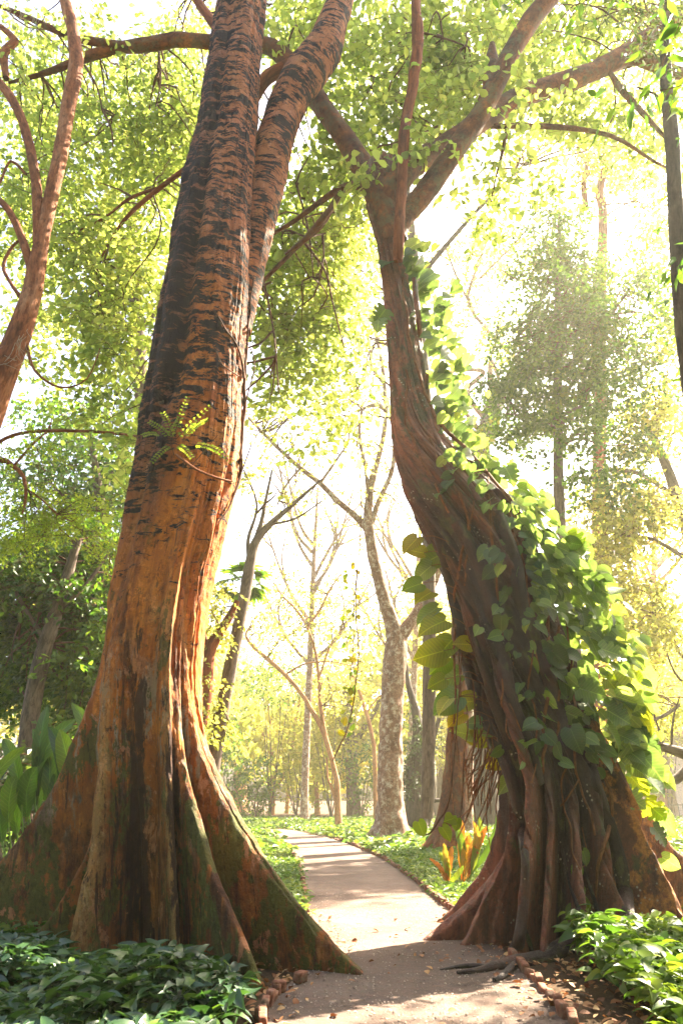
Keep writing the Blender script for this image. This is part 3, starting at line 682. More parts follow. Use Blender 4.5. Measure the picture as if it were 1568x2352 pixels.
limb([(1130, 290, 12, 10.7), (1250, 290, 12, 11), (1350, 300, 11, 11.3), (1420, 320, 9, 11.6), (1500, 370, 7, 12), (1560, 400, 5, 12)], 11)
limb([(1395, 160, 10, 11.7), (1430, 210, 15, 11.6), (1475, 260, 12, 11.5), (1530, 320, 9, 11.4)], 11.6)
limb([(1165, 285, 10, 10.8), (1155, 340, 8, 10.8), (1140, 400, 5, 10.8), (1125, 470, 3, 10.8)], 10.8)
limb([(700, 560, 6, 10.8), (745, 620, 5, 10.9), (765, 700, 4, 11), (790, 800, 3, 11.1)], 11)
for x0, y0, x1, y1 in [(600, 620, 640, 900), (740, 540, 730, 640), (365, 120, 358, 245), (195, 150, 235, 250), (235, 250, 260, 340), (850, 200, 980, 280), (970, 75, 1080, 110), (1005, 290, 900, 330), (300, 450, 230, 420), (680, 420, 720, 640)]:
    limb([(x0, y0, 6, 10.8), ((x0 + x1) / 2 + 8, (y0 + y1) / 2, 4.5, 10.9), (x1, y1, 3, 11)], 11, 'twig', 6, keep=True, name='branch')

# hanging reddish stem in front of the fork (aerial root)
ar = thing('aerial_root', 'straight reddish shaggy aerial root hanging in front of the fork of the right fig', 'aerial root', P(915, 600, 9.1))
tb = Tubes(); tb.add(pxline([(960, -60, 24), (955, 0, 24), (958, 100, 26), (945, 210, 24), (928, 300, 25), (925, 370, 24), (920, 450, 24), (916, 530, 26), (914, 600, 22, 9.2)], 9.0), 18, .05, .18)
tb.build('stem', M['limb_red'], ar)

# canopy of the fig: big near leaves and a drooping left half
near = cloud([(880, 150, 190, 210, 11.9, 1.5, 330), (1080, 90, 190, 190, 12.6, 1.6, 340), (1330, 60, 260, 130, 14.2, 1.6, 400), (1230, 255, 190, 80, 13.8, 1, 110), (1100, 150, 260, 160, 9.6, .5, 34), (700, 60, 120, 120, 11.5, 1.5, 150),
              (980, 340, 60, 60, 9.3, .3, 14), (870, 385, 40, 45, 9.0, .2, 7), (1050, 230, 130, 120, 12, .9, 120), (1440, 290, 160, 110, 14, 1, 130), (780, 330, 90, 100, 11, .8, 70), (1180, 400, 140, 60, 11, .6, 22), (1080, 500, 80, 60, 10.8, .5, 20)],
             leaf=.2, k=10, L=.8, tilt=.9, clump=.25)
anc = np.concatenate(anchR)
crown(rt, near, T_OVAL, M['leaf_canopy'], anc, 70, (.026, .008), .006)
droop = cloud([(300, 250, 260, 190, 13.5, 2.2, 520), (200, 480, 200, 200, 13.8, 1.8, 380), (280, 640, 150, 220, 13.2, 1.5, 360), (420, 300, 110, 200, 13, 1.5, 230), (250, 860, 80, 180, 13, 1, 110),
               (690, 480, 120, 170, 12.8, 1.3, 220), (690, 680, 130, 150, 13, 1.2, 250), (780, 560, 90, 200, 12.8, 1.2, 190), (640, 830, 60, 130, 13, .8, 80), (780, 820, 70, 140, 13, .8, 90), (830, 420, 60, 90, 12, .6, 60),
               (120, 150, 150, 150, 14, 2, 150), (60, 420, 100, 200, 14.5, 1.5, 90), (110, 760, 110, 130, 14, 1.5, 70), (430, 60, 70, 90, 13.5, 1, 60), (310, 1060, 50, 130, 12.2, .6, 45), (740, 980, 60, 70, 13, .6, 16)],
              leaf=.175, k=10, L=.85, tilt=1.0, clump=.3, gaps=.12)
crown(rt, droop, T_OVAL, M['leaf_canopy'], anc, 110, (.024, .007), .006, reach=5)
# finer, farther upper layer of the same height: a second tree behind
print('fig leaves', len(near['pos']) + len(droop['pos']))

# ================================================================== trees with trunk, limbs, crown
def tree(name, label, trunk, Y, mat, limbs=(), regs=None, leaf=.12, k=10, L=.7, T=T_DIA, lm='leaf_mid', group=None, seg=18, nbr=40, br=(.03, .008), gn=.08, base=None, droop=.3, tilt=1.0, gaps=0.0, twigr=.006, frac=.6, clump=.5, cat='tree', respect=True, flare=None, lmat=None, reach=7):
    tp = pxline(trunk, Y)
    b = tp[0, :3]
    t = thing(name, label, cat, (b[0], b[1], max(0, 0)), group)
    tb = Tubes()
    if flare:
        fl = lambda Ls, th: 1 + flare * np.exp(-Ls[:, None] / .5) * (1 + .8 * np.cos(th[None] * 5 + 1)) 
        c = tb.add(tp, 36, .08, gn, fl)
    else: c = tb.add(tp, seg, .15, gn)
    tb.build('trunk', M[mat], t)
    anc = [c[len(c) // 3::5]]
    for lp in limbs:
        tb = Tubes(); cc = tb.add(pxline(lp, Y), 10, .15, gn); tb.build('limb', M[lmat or mat], t); anc.append(cc[::4])
    if regs:
        cl = cloud(regs, leaf, k, L, droop, tilt, gaps, respect, clump)
        crown(t, cl, T, M[lm], np.concatenate(anc), nbr, br, twigr, frac=frac, reach=reach)
    return t
def ground_y(py): return float(G(784, py)[1])

# upper-left tree whose trunk leaves the frame
tree('forked_tree', 'orange barked tree forking at the upper left edge of the view', [(-330, 2050, 120, 10.5), (-190, 1450, 100, 10.4), (-70, 1050, 88, 10.2), (5, 860, 62), (45, 770, 54), (72, 680, 44), (88, 600, 38), (100, 540, 31), (118, 450, 32), (140, 350, 32), (158, 240, 32), (175, 150, 32), (168, 70, 28), (150, 0, 24), (130, -90, 20)], 10, 'bark_orange',
     limbs=[[(90, 600, 28), (88, 500, 24), (82, 410, 22), (62, 310, 22), (35, 240, 20), (0, 190, 18), (-40, 150, 15)], [(80, 650, 20), (62, 580, 20), (40, 520, 18), (10, 470, 15), (-40, 430, 12)],
            [(60, 700, 10), (25, 650, 8), (8, 610, 8), (30, 565, 7), (50, 550, 6)], [(15, 180, 14), (10, 120, 20), (35, 95, 16), (0, 60, 12), (-40, 40, 9)], [(60, 780, 9), (80, 850, 6), (140, 890, 5), (200, 870, 3), (230, 800, 2)],
            [(60, 400, 7), (25, 370, 6), (0, 420, 5), (-30, 460, 4)]],
     regs=[(60, 120, 130, 140, 11, 1.2, 50), (60, 430, 110, 120, 11, 1, 34), (200, 60, 80, 60, 10.5, .8, 16)], leaf=.15, k=7, L=.6, T=T_OVAL, lm='leaf_canopy', nbr=14, br=(.015, .006), respect=True)

# strands of a hanging epiphyte
# dark slim trunk at right edge
tree('slender_tree', 'dark slender tree standing against the right edge of the view', [(1665, 1900, 46), (1625, 1400, 40), (1590, 950, 36), (1562, 700, 34), (1550, 480, 33), (1543, 330, 32), (1530, 200, 28), (1526, 100, 20), (1530, 30, 14), (1535, -60, 12)], 9.0, 'bark_dark',
     limbs=[[(1535, 250, 8), (1500, 215, 6), (1460, 200, 4)]],
     regs=[(1470, 40, 110, 70, 9.2, .8, 40), (1520, 130, 60, 60, 9.0, .6, 16), (1600, 60, 80, 120, 9.2, .8, 40)], leaf=.17, k=9, L=.45, T=T_LANCE, lm='leaf_dark', nbr=10, br=(.012, .005), respect=False)

# conical tree at right behind the fig
tree('conical_tree', 'tall conical dark green tree with a straight stem behind the right fig', [(1345, 1905, 34), (1318, 1500, 30), (1298, 1300, 27), (1284, 1180, 25), (1281, 1000, 22), (1280, 800, 18), (1281, 620, 12), (1284, 480, 6)], 25, 'bark_grey',
     limbs=[[(1282, 960, 9), (1330, 935, 7), (1370, 930, 5), (1400, 940, 3)], [(1281, 1000, 8), (1220, 960, 6), (1160, 950, 4)], [(1281, 800, 8), (1350, 740, 5), (1420, 720, 3)], [(1281, 800, 8), (1220, 770, 5), (1160, 790, 3)]],
     regs=[(1285, 540, 75, 85, 25, 2.2, 143), (1290, 650, 120, 90, 25, 3.2, 286), (1260, 770, 130, 90, 25, 3.5, 363), (1400, 700, 120, 110, 25, 3.2, 264), (1390, 830, 120, 90, 25, 3.2, 220), (1235, 900, 110, 80, 25, 3.2, 220), (1350, 950, 140, 90, 25, 3.2, 209), (1160, 870, 60, 60, 25, 1.6, 55), (1200, 1000, 90, 60, 25, 2.4, 110), (1380, 1080, 100, 80, 25, 2.4, 121), (1490, 640, 50, 90, 25, 1.6, 55)],
     leaf=.24, k=14, L=1.1, T=T_DIA, lm='leaf_mid', nbr=60, gaps=.25, clump=.9, respect=False, twigr=.012, br=(.06, .02))
# big dark limb tree behind the conical one
tree('spreading_tree', 'dark limbed tree spreading behind the conical tree, its trunk hidden by the fig', [(1120, 1930, 60), (1105, 1500, 52), (1100, 1150, 48), (1125, 960, 44), (1155, 895, 34), (1195, 845, 26), (1225, 800, 16), (1240, 740, 8)], 40, 'bark_dark',
     limbs=[[(1135, 930, 18), (1125, 870, 14), (1128, 830, 10), (1145, 870, 8)], [(1120, 970, 14), (1080, 920, 12), (1075, 890, 11), (1110, 855, 10), (1060, 850, 8), (1010, 862, 5)], [(1110, 1000, 12), (1070, 950, 10), (1055, 930, 8), (1090, 890, 5)],
            [(1200, 840, 9), (1120, 760, 8), (1075, 690, 7), (1100, 600, 6), (1130, 520, 4)], [(1090, 720, 6), (1050, 640, 5), (1020, 560, 4)], [(1100, 640, 5), (1180, 560, 4), (1230, 500, 3)]],
     regs=[(1060, 640, 110, 130, 41, 3, 150), (1160, 560, 120, 90, 41, 3, 150), (1000, 780, 60, 90, 41, 2, 70), (1130, 780, 80, 80, 41, 3, 90)], leaf=.34, k=9, L=1.4, lm='leaf_far', nbr=60, lmat='bark_speck', gaps=.1, br=(.035, .012), twigr=.01)

# centre tree with pale speckled trunk
YC = ground_y(1928)
tree('pale_forked_tree', 'pale lichen speckled tree forking beyond the path between the two big trees', [(898, 1940, 92), (898, 1925, 80), (896, 1850, 62), (896, 1700, 54), (902, 1580, 52), (908, 1500, 52), (905, 1450, 40), (885, 1390, 30), (870, 1330, 28), (855, 1270, 26), (848, 1215, 24), (845, 1170, 20), (855, 1100, 15), (872, 1040, 12), (885, 960, 10), (880, 860, 9), (865, 780, 7), (845, 700, 4)], YC, 'bark_speck',
     limbs=[[(908, 1480, 34), (935, 1440, 28), (955, 1410, 24), (985, 1360, 20), (1010, 1300, 16), (1040, 1200, 10)], [(850, 1225, 18), (815, 1185, 15), (775, 1150, 13), (735, 1110, 12), (690, 1075, 11), (640, 1030, 9), (600, 990, 7), (570, 960, 4)],
            [(850, 1210, 14), (870, 1150, 12), (900, 1080, 10), (905, 1000, 8), (890, 920, 6)], [(846, 1160, 10), (840, 1080, 8), (825, 1000, 7), (830, 920, 6), (800, 850, 4)], [(735, 1110, 7), (770, 1060, 6), (800, 1010, 4), (795, 960, 3)], [(690, 1075, 6), (660, 1110, 5), (640, 1150, 3)],
            [(885, 940, 12), (860, 930, 10), (820, 945, 6)], [(880, 880, 8), (850, 830, 6), (870, 770, 4)]],
     regs=[(870, 800, 60, 120, YC, 2, 70), (760, 930, 140, 90, YC, 3, 110), (880, 1060, 90, 110, YC, 2, 60), (640, 980, 90, 80, YC, 2, 70), (700, 1130, 120, 90, YC, 3, 46), (1000, 1200, 60, 120, YC, 2, 40)], leaf=.22, k=8, L=1, lm='leaf_far', nbr=60, br=(.05, .012), gn=.1, flare=.55, twigr=.012, reach=9)
# brown trunk behind the hanging leaves
YB = ground_y(1960)
tree('mossy_tree', 'orange brown straight trunk with a mossy foot just left of the dark fig', [(1022, 1975, 86), (1026, 1950, 74), (1036, 1880, 60), (1046, 1780, 54), (1052, 1660, 50), (1056, 1540, 46), (1058, 1400, 42), (1056, 1200, 36), (1050, 1000, 30)], YB, 'limb', seg=24, regs=[(1050, 980, 60, 90, YB, 1.5, 20), (1110, 1020, 60, 60, YB, 1.5, 20)], leaf=.2, k=8, lm='leaf_far', nbr=8, flare=.4)
tree('white_barked_tree', 'thin whitish trunk right behind the mossy brown trunk', [(1072, 1925, 26), (1074, 1800, 24), (1076, 1600, 22), (1082, 1400, 18), (1090, 1200, 12)], ground_y(1925), 'bark_speck', regs=[(1120, 1180, 50, 60, 30, 1.5, 14)], leaf=.2, lm='leaf_far', nbr=5)
# ivy clad old tree
YI = ground_y(1908)
iv = tree('ivy_clad_tree', 'old dark trunk wrapped in ivy to the right of the pale forked tree', [(958, 1915, 62), (956, 1890, 50), (955, 1820, 46), (956, 1760, 40), (962, 1700, 32), (955, 1640, 20), (935, 1560, 12), (930, 1480, 8)], YI, 'bark_dark',
     limbs=[[(965, 1740, 20), (990, 1700, 16), (1008, 1650, 10)], [(968, 1850, 14), (1000, 1838, 10), (1020, 1842, 6)], [(975, 1900, 22), (985, 1860, 16), (978, 1820, 8)]],
     regs=[(958, 1770, 38, 85, YI, .9, 190), (970, 1700, 40, 50, YI, .8, 60), (935, 1660, 20, 60, YI, .5, 20)], leaf=.22, k=10, L=.4, lm='leaf_dark', nbr=6, T=T_LANCE, flare=.3, respect=False, tilt=.8)
# leaning trunks at left centre
YA = 21
tree('leaning_tree', 'brown leaning trunk seen just right of the big left tree', [(440, 1985, 50), (465, 1860, 38), (490, 1750, 33), (510, 1640, 32), (528, 1540, 30), (548, 1440, 28), (563, 1360, 26), (575, 1290, 24), (590, 1240, 20), (620, 1205, 15), (665, 1165, 10), (705, 1130, 7), (740, 1100, 4)], YA, 'bark_grey',
     limbs=[[(580, 1260, 14), (600, 1200, 10), (610, 1150, 8), (625, 1080, 5)], [(575, 1300, 12), (570, 1240, 9), (590, 1160, 6), (560, 1080, 4)], [(620, 1205, 6), (680, 1190, 5), (740, 1150, 3)]],
     regs=[(580, 1100, 70, 60, YA, 1.5, 24), (500, 1640, 26, 60, YA, .8, 20)], leaf=.2, lm='leaf_far', nbr=8, br=(.05, .015))
tree('red_limbed_tree', 'reddish crooked trunk half hidden behind the big left tree', [(400, 1990, 80), (440, 1750, 50), (468, 1600, 38), (480, 1500, 30), (500, 1460, 24), (525, 1420, 18), (545, 1380, 12)], 20, 'limb_red', limbs=[[(480, 1500, 18), (468, 1460, 14), (450, 1430, 12)]], regs=[(490, 1400, 50, 80, 20, 1.2, 70), (480, 1640, 30, 80, 20, 1, 40)], leaf=.17, lm='leaf_far', nbr=6)
# young forked trees by the far bend of the path
YF = ground_y(1872)
tree('young_tree', 'slender orange tree forking low beside the far bend of the path', [(623, 1880, 17), (625, 1840, 14), (628, 1800, 13), (628, 1760, 10), (622, 1700, 8), (618, 1640, 6), (612, 1590, 4)], YF, 'bark_tan',
     limbs=[[(628, 1810, 9), (645, 1790, 9), (662, 1760, 9), (672, 1710, 8), (680, 1650, 7), (690, 1600, 6), (700, 1550, 4)], [(628, 1750, 5), (608, 1700, 4), (590, 1650, 3), (560, 1610, 2)]],
     regs=[(640, 1600, 110, 80, YF, 3, 160), (590, 1680, 60, 50, YF, 3, 50)], leaf=.3, k=10, L=1.2, lm='leaf_far', nbr=30, br=(.05, .015), gaps=.1, twigr=.012)
YG = ground_y(1900)
tree('thin_forked_tree', 'thin leaning orange tree left of the pale forked trunk', [(778, 1905, 19), (776, 1860, 16), (774, 1800, 14), (768, 1770, 12), (755, 1720, 12), (738, 1670, 12), (715, 1630, 11), (690, 1590, 10), (655, 1550, 10), (610, 1510, 9), (575, 1478, 7), (565, 1455, 5), (580, 1435, 3)], YG, 'bark_tan',
     limbs=[[(755, 1720, 10), (738, 1640, 9), (732, 1560, 8), (725, 1500, 7), (705, 1440, 7), (680, 1400, 6), (650, 1370, 5), (630, 1340, 3)], [(705, 1440, 6), (735, 1400, 5), (760, 1350, 4), (790, 1310, 3)], [(655, 1550, 5), (700, 1525, 4), (760, 1520, 3), (810, 1530, 2)], [(732, 1560, 5), (760, 1480, 4), (790, 1440, 2)],
            [(774, 1850, 8), (762, 1810, 7), (752, 1785, 5), (750, 1740, 4)]],
     regs=[(680, 1400, 120, 70, YG, 3, 60), (780, 1430, 70, 80, YG, 3, 40), (620, 1450, 70, 60, YG, 3, 40), (790, 1560, 60, 60, YG, 3, 30)], leaf=.25, k=9, L=1.1, lm='leaf_far', nbr=50, br=(.04, .012), gaps=.2, twigr=.012)
tree('thin_forked_tree', 'bent thin orange tree touching the left side of the pale forked trunk', [(862, 1900, 10), (860, 1740, 10), (852, 1680, 9), (835, 1620, 8), (818, 1570, 6), (800, 1540, 4)], YG + 6, 'bark_tan', limbs=[[(840, 1640, 4), (870, 1600, 3), (900, 1590, 2)]], regs=[(830, 1540, 60, 50, YG + 6, 2, 24)], leaf=.3, lm='leaf_far', nbr=6, br=(.03, .012))
for (px, py, hx, lab) in [(700, 1888, 720, 'pale slender tree with a wide fan of bare branches over the centre of the path'), (940, 1886, 960, 'pale slender tree with branching top just right of the pale forked trunk'), (1520, 1880, 1500, 'pale branching tree with reddish twigs at the far right edge')]:
    Y = ground_y(py); L_ = []
    for j in range(9):
        y0 = R.uniform(1250, 1560); sg = 1 if j % 2 else -1; x0 = px + (hx - px) * (1880 - y0) / 700; r_ = R.uniform(60, 150)
        m_ = (x0 + sg * r_ * .5, y0 - 60 - R.uniform(0, 40), 6); e_ = (x0 + sg * r_, y0 - 150 - R.uniform(0, 110), 3)
        L_.append([(x0, y0, 9), m_, e_]); L_.append([m_, (m_[0] + sg * 10, m_[1] - 60, 4), (m_[0] - sg * 20 + R.uniform(-20, 20), m_[1] - 130, 2)]); L_.append([((m_[0] + e_[0]) / 2, (m_[1] + e_[1]) / 2, 4), (e_[0] + sg * 25, e_[1] + 20, 3), (e_[0] + sg * 60, e_[1] - 10, 2)])
    tree('slender_background_tree', lab, [(px, py + 4, 24), (px, 1800, 18), (px + (hx - px) * .5, 1560, 15), (hx, 1300, 10), (hx + 10, 1120, 5)], Y, 'bark_speck' if px < 1500 else 'bark_tan', limbs=L_,
         regs=[(hx, 1200, 170, 150, Y, 3, 190), (hx - 60, 1400, 120, 100, Y, 3, 150), (hx + 70, 1430, 110, 110, Y, 3, 150)], leaf=.3, k=9, L=1.2, lm='leaf_far', nbr=50, br=(.04, .012), twigr=.012, gaps=.1, respect=False)
# distant trunks with their own crowns
far = [(553, 1865, 30, 'grey distant trunk just right of the leaning brown trunk', 1500), (812, 1878, 34, 'broad fluted distant trunk left of the pale forked trunk', 1560), (728, 1872, 12, 'thin distant trunk in the middle of the far trees, left of the thin forked tree', 1580), (497, 1862, 20, 'distant trunk in the gap beside the big left tree flank', 1520),
       (660, 1868, 9, 'very thin distant trunk right of the low forked young tree', 1600), (1010, 1872, 18, 'distant trunk between the ivy clad tree and the mossy trunk', 1560), (1125, 1872, 22, 'distant trunk glimpsed between the mossy trunk and the fig', 1540), (1490, 1865, 18, 'distant trunk right of the fig root skirt', 1560), (1350, 1860, 20, 'distant trunk behind the leafy side of the fig', 1500), (120, 1870, 26, 'distant trunk at the far left behind the tall paddle leaves', 1500)]
for i, (px, py, wd, lab, top) in enumerate(far):
    Y = ground_y(py); dx = R.uniform(-25, 25)
    tree('distant_tree', lab, [(px, py + 4, wd * 1.3), (px, py - 25, wd), (px + dx * .4, (py + top) / 2, wd * .8), (px + dx, top, wd * .5)], Y, 'bark_grey' if i % 2 else 'bark_tan',
         limbs=[[(px + dx * .4, (py + top) / 2, wd * .4), (px + 50, top + 70, wd * .3), (px + 80, top, wd * .15)], [(px + dx * .5, (py + top) / 2 - 20, wd * .4), (px - 45, top + 60, wd * .3), (px - 60, top - 10, wd * .15)]],
         regs=[(px + dx, top + 20, 100, 110, Y, 4, 190), (px - 40, top + 140, 70, 70, Y, 4, 100), (px + 50, top + 170, 60, 60, Y, 4, 80)], leaf=.42, k=9, L=1.6, lm='leaf_far', nbr=16, br=(.08, .02), group='distant trees beyond the far bend', twigr=.02, gaps=.1)
# left background: dense dark trees and feathery foliage
tree('evergreen_tree', 'dense dark evergreen with a grey sloping trunk at the left behind the paddle leaves', [(48, 1900, 46), (62, 1720, 42), (78, 1600, 40), (100, 1500, 36), (122, 1430, 32), (150, 1340, 26), (180, 1240, 18)], 17, 'bark_grey',
     limbs=[[(110, 1480, 12), (60, 1400, 9), (20, 1330, 6)], [(130, 1410, 12), (200, 1340, 9), (250, 1270, 6)]],
     regs=[(60, 1330, 120, 110, 18.5, 2, 520), (190, 1360, 100, 120, 18.5, 2, 520), (80, 1470, 130, 90, 19.5, 1.6, 480), (210, 1520, 80, 120, 18.5, 1.8, 460), (30, 1570, 80, 110, 20, 1.5, 300), (150, 1240, 110, 60, 18.5, 2, 200), (220, 1650, 60, 80, 18.5, 1.5, 160)],
     leaf=.21, k=12, L=.8, lm='leaf_mid', nbr=60, respect=False, clump=.8, gaps=.2, twigr=.008, frac=.4)
tree('tall_background_tree', 'greyish leafy tree rising above the dark evergreen at the left', [(300, 1900, 40), (290, 1600, 36), (260, 1350, 30), (230, 1150, 22), (210, 1000, 12)], 27, 'bark_grey',
     limbs=[[(250, 1280, 10), (180, 1180, 8), (110, 1100, 5)], [(230, 1150, 9), (270, 1060, 7), (300, 980, 4)]],
     regs=[(210, 1000, 130, 90, 28, 3, 230), (120, 1110, 130, 80, 28, 3, 200), (260, 1140, 70, 100, 28, 2, 170), (90, 930, 70, 60, 28, 2, 40)], leaf=.3, k=10, L=1.1, lm='leaf_mid', nbr=50, gaps=.15, clump=.8, twigr=.012, respect=False)
# feathery branch tree at left: leaflets on pinnate sprays
tree('feathery_tree', 'lime green feathery leaved tree whose crooked brown boughs droop at the left edge', [(-260, 2000, 60), (-200, 1500, 50), (-120, 1200, 36), (-50, 1080, 26), (0, 1055, 14), (30, 1070, 11), (55, 1095, 9), (60, 1140, 7), (52, 1180, 4)], 12, 'bark_orange',
     limbs=[[(30, 1072, 6), (50, 1050, 5), (75, 1020, 5), (110, 990, 4), (120, 960, 2)], [(65, 1125, 4), (100, 1150, 4), (130, 1180, 3), (170, 1200, 2)], [(-60, 1080, 14), (-20, 1030, 9), (30, 1000, 8), (100, 990, 7), (180, 990, 7), (260, 995, 7), (330, 1005, 6, 11), (370, 1020, 6, 9.2), (410, 1048, 6, 8.0), (450, 1078, 6, 7.9), (500, 1098, 5, 7.95), (530, 1105, 4, 8.1)]],
     regs=[(60, 1220, 110, 55, 12.3, .7, 80), (170, 1190, 110, 60, 12.3, .7, 70), (40, 1130, 70, 50, 12.3, .6, 34), (220, 1250, 60, 40, 12.3, .5, 26), (60, 1030, 80, 40, 12, .6, 20)], leaf=.075, k=20, L=.42, T=T_DIA, lm='leaf_feather', nbr=26, br=(.01, .004), tilt=.5, droop=.4, respect=False, twigr=.004, frac=1, clump=.2)
# pinnate sprig in front of the left trunk
sp = thing('leafy_sprig', 'small pinnate green sprig on a thin bough in front of the big left trunk', 'twig', P(400, 1000, 7.9))
tb = Tubes(); Lp, Ld, Ln, Ls = [], [], [], []
for (x0, y0, x1, y1) in [(395, 1020, 480, 935), (400, 1000, 430, 915), (395, 1010, 345, 970), (400, 1015, 375, 950), (405, 1020, 440, 1050), (395, 1020, 350, 1060), (430, 1000, 475, 965), (440, 1020, 500, 1035), (385, 1015, 410, 965), (420, 1010, 450, 975), (470, 1020, 530, 1060), (370, 1000, 330, 1000)]:
    a = P(x0, y0, 7.9); b = P(x1, y1, 7.8 + R.uniform(-.15, .1)); mm = (a + b) / 2 + [0, 0, .03]
    tb.add([[*a, .005], [*mm, .004], [*b, .002]], 5, .05)
    d = unit(b - a); sd = unit(np.cross(d, [0, -1, 0.3]))
    for t in np.linspace(.2, 1, 9):
        for s in (-1, 1): Lp.append(a + (b - a) * t + [0, 0, .03 * math.sin(PI * t)]); Ld.append(sd * s + d * .5); Ln.append([0, -1, .5 + R.normal(0, .3)]); Ls.append(.062 * (1 - .3 * t))
for (x0, y0, x1, y1) in [(400, 1045, 390, 1010), (440, 1070, 500, 1000)]:
    tb.add([[*P(x0, y0, 7.95), .006], [*P(x1, y1, 7.85), .004]], 5, .05)
adopt_o = leaf_mesh('foliage', np.array(Lp), np.array(Ld), np.array(Ln, float), np.array(Ls), T_OVAL, M['leaf_feather'], sp)
tb.build('stem', M['twig'], sp)
# right background
tree('golden_tree', 'yellow green hazy tree filling the right edge behind the conical tree', [(1700, 1900, 46), (1660, 1600, 40), (1600, 1300, 32), (1540, 1100, 24), (1490, 980, 12)], 27, 'bark_grey',
     limbs=[[(1600, 1300, 12), (1500, 1240, 9), (1420, 1230, 5)], [(1560, 1150, 14), (1470, 1090, 10), (1390, 1080, 12), (1340, 1110, 8)], [(1660, 1600, 12), (1560, 1500, 8), (1500, 1400, 5)], [(1640, 1560, 10), (1530, 1640, 8), (1470, 1660, 5)]],
     regs=[(1500, 960, 100, 110, 27, 3, 230), (1430, 1160, 120, 80, 27, 3, 210), (1390, 1290, 90, 90, 27, 2.5, 220), (1470, 1420, 100, 100, 27, 3, 260), (1540, 1200, 60, 110, 27, 2, 110), (1540, 780, 50, 90, 27, 2, 110), (1480, 1600, 110, 110, 30, 3, 240)], leaf=.28, k=10, L=1.1, lm='leaf_far', nbr=60, gaps=.12, clump=.8, twigr=.012, respect=False)
tree('low_limbed_tree', 'low spreading grey limbs at the right edge beside the golden climber leaves', [(1720, 1900, 46), (1700, 1800, 40), (1640, 1760, 32), (1568, 1730, 26), (1520, 1715, 18), (1498, 1700, 10)], 17, 'bark_grey',
     limbs=[[(1700, 1850, 34), (1640, 1760, 26), (1590, 1760, 20), (1550, 1790, 22), (1510, 1795, 16), (1490, 1770, 12)], [(1690, 1700, 12), (1640, 1600, 9), (1560, 1560, 6), (1530, 1500, 4)], [(1540, 1722, 6), (1545, 1650, 5), (1560, 1600, 3)], [(1525, 1715, 6), (1500, 1640, 4), (1470, 1560, 3)]], regs=[(1600, 1560, 70, 70, 17, 1, 24)], leaf=.18, k=8, lm='leaf_far', nbr=6, respect=False)
tree('golden_tree', 'pale pinkish limbed tree far up behind the canopy gap at the right', [(1380, 1850, 40), (1375, 1300, 34), (1378, 700, 24), (1384, 500, 20), (1376, 440, 18), (1395, 370, 16), (1415, 340, 10)], 34, 'limb_red', limbs=[[(1345, 480, 14), (1340, 420, 12), (1352, 350, 8)]],
     regs=[(1440, 380, 150, 70, 34, 3, 190), (1520, 540, 70, 120, 34, 3, 160), (1330, 320, 120, 50, 34, 2, 90), (1180, 420, 120, 50, 36, 2, 60)], leaf=.36, k=9, L=1.4, lm='leaf_far', nbr=10, clump=.8, br=(.06, .02), twigr=.015, respect=False)
# tree added off-frame right; its crown blocks sun from near air and ground
bt = thing('added_shade_tree', 'added shade tree off to the right, leafy boughs reaching into the top right corner', 'tree', (12.5, 8, 0))
tb = Tubes(); c = tb.add([[12.5, 8, -.1, .55], [12.4, 8, 2, .42], [12.0, 8.2, 5, .36], [11.4, 8.6, 8, .28], [11, 9, 11, .15]], 18, .2, .08); tb.build('trunk', M['bark_grey'], bt); an_ = [c[len(c) // 2:]]
for e in ((5.5, 6, 10), (8, 12, 10.5), (14, 13, 11), (16, 6, 11), (9, 4, 10)):
    tb = Tubes(); c = tb.add([[11.8, 8.3, 6, .22], [(11.8 + e[0]) / 2, (8.3 + e[1]) / 2, 9, .14], [*e, .06]], 10, .2, .08, wob=.1); tb.build('limb', M['bark_grey'], bt); an_.append(c)
q = np.stack([R.uniform(2.5, 19, 2300), R.uniform(1, 15, 2300), R.uniform(8.3, 13, 2300)], -1)
qx, qy = proj(q); q = q[(qx > 1600) | (qy < -30) | ((qy < 230) & (qx > 1330) & (R.rand(2300) < .16))]
print('shade twigs', len(q))
crown(bt, cloud([], .26, 12, .9, .3, .8, pts=q, clump=.5), T_LANCE, M['leaf_mid'], np.concatenate(an_), 40, (.04, .012), reach=8)
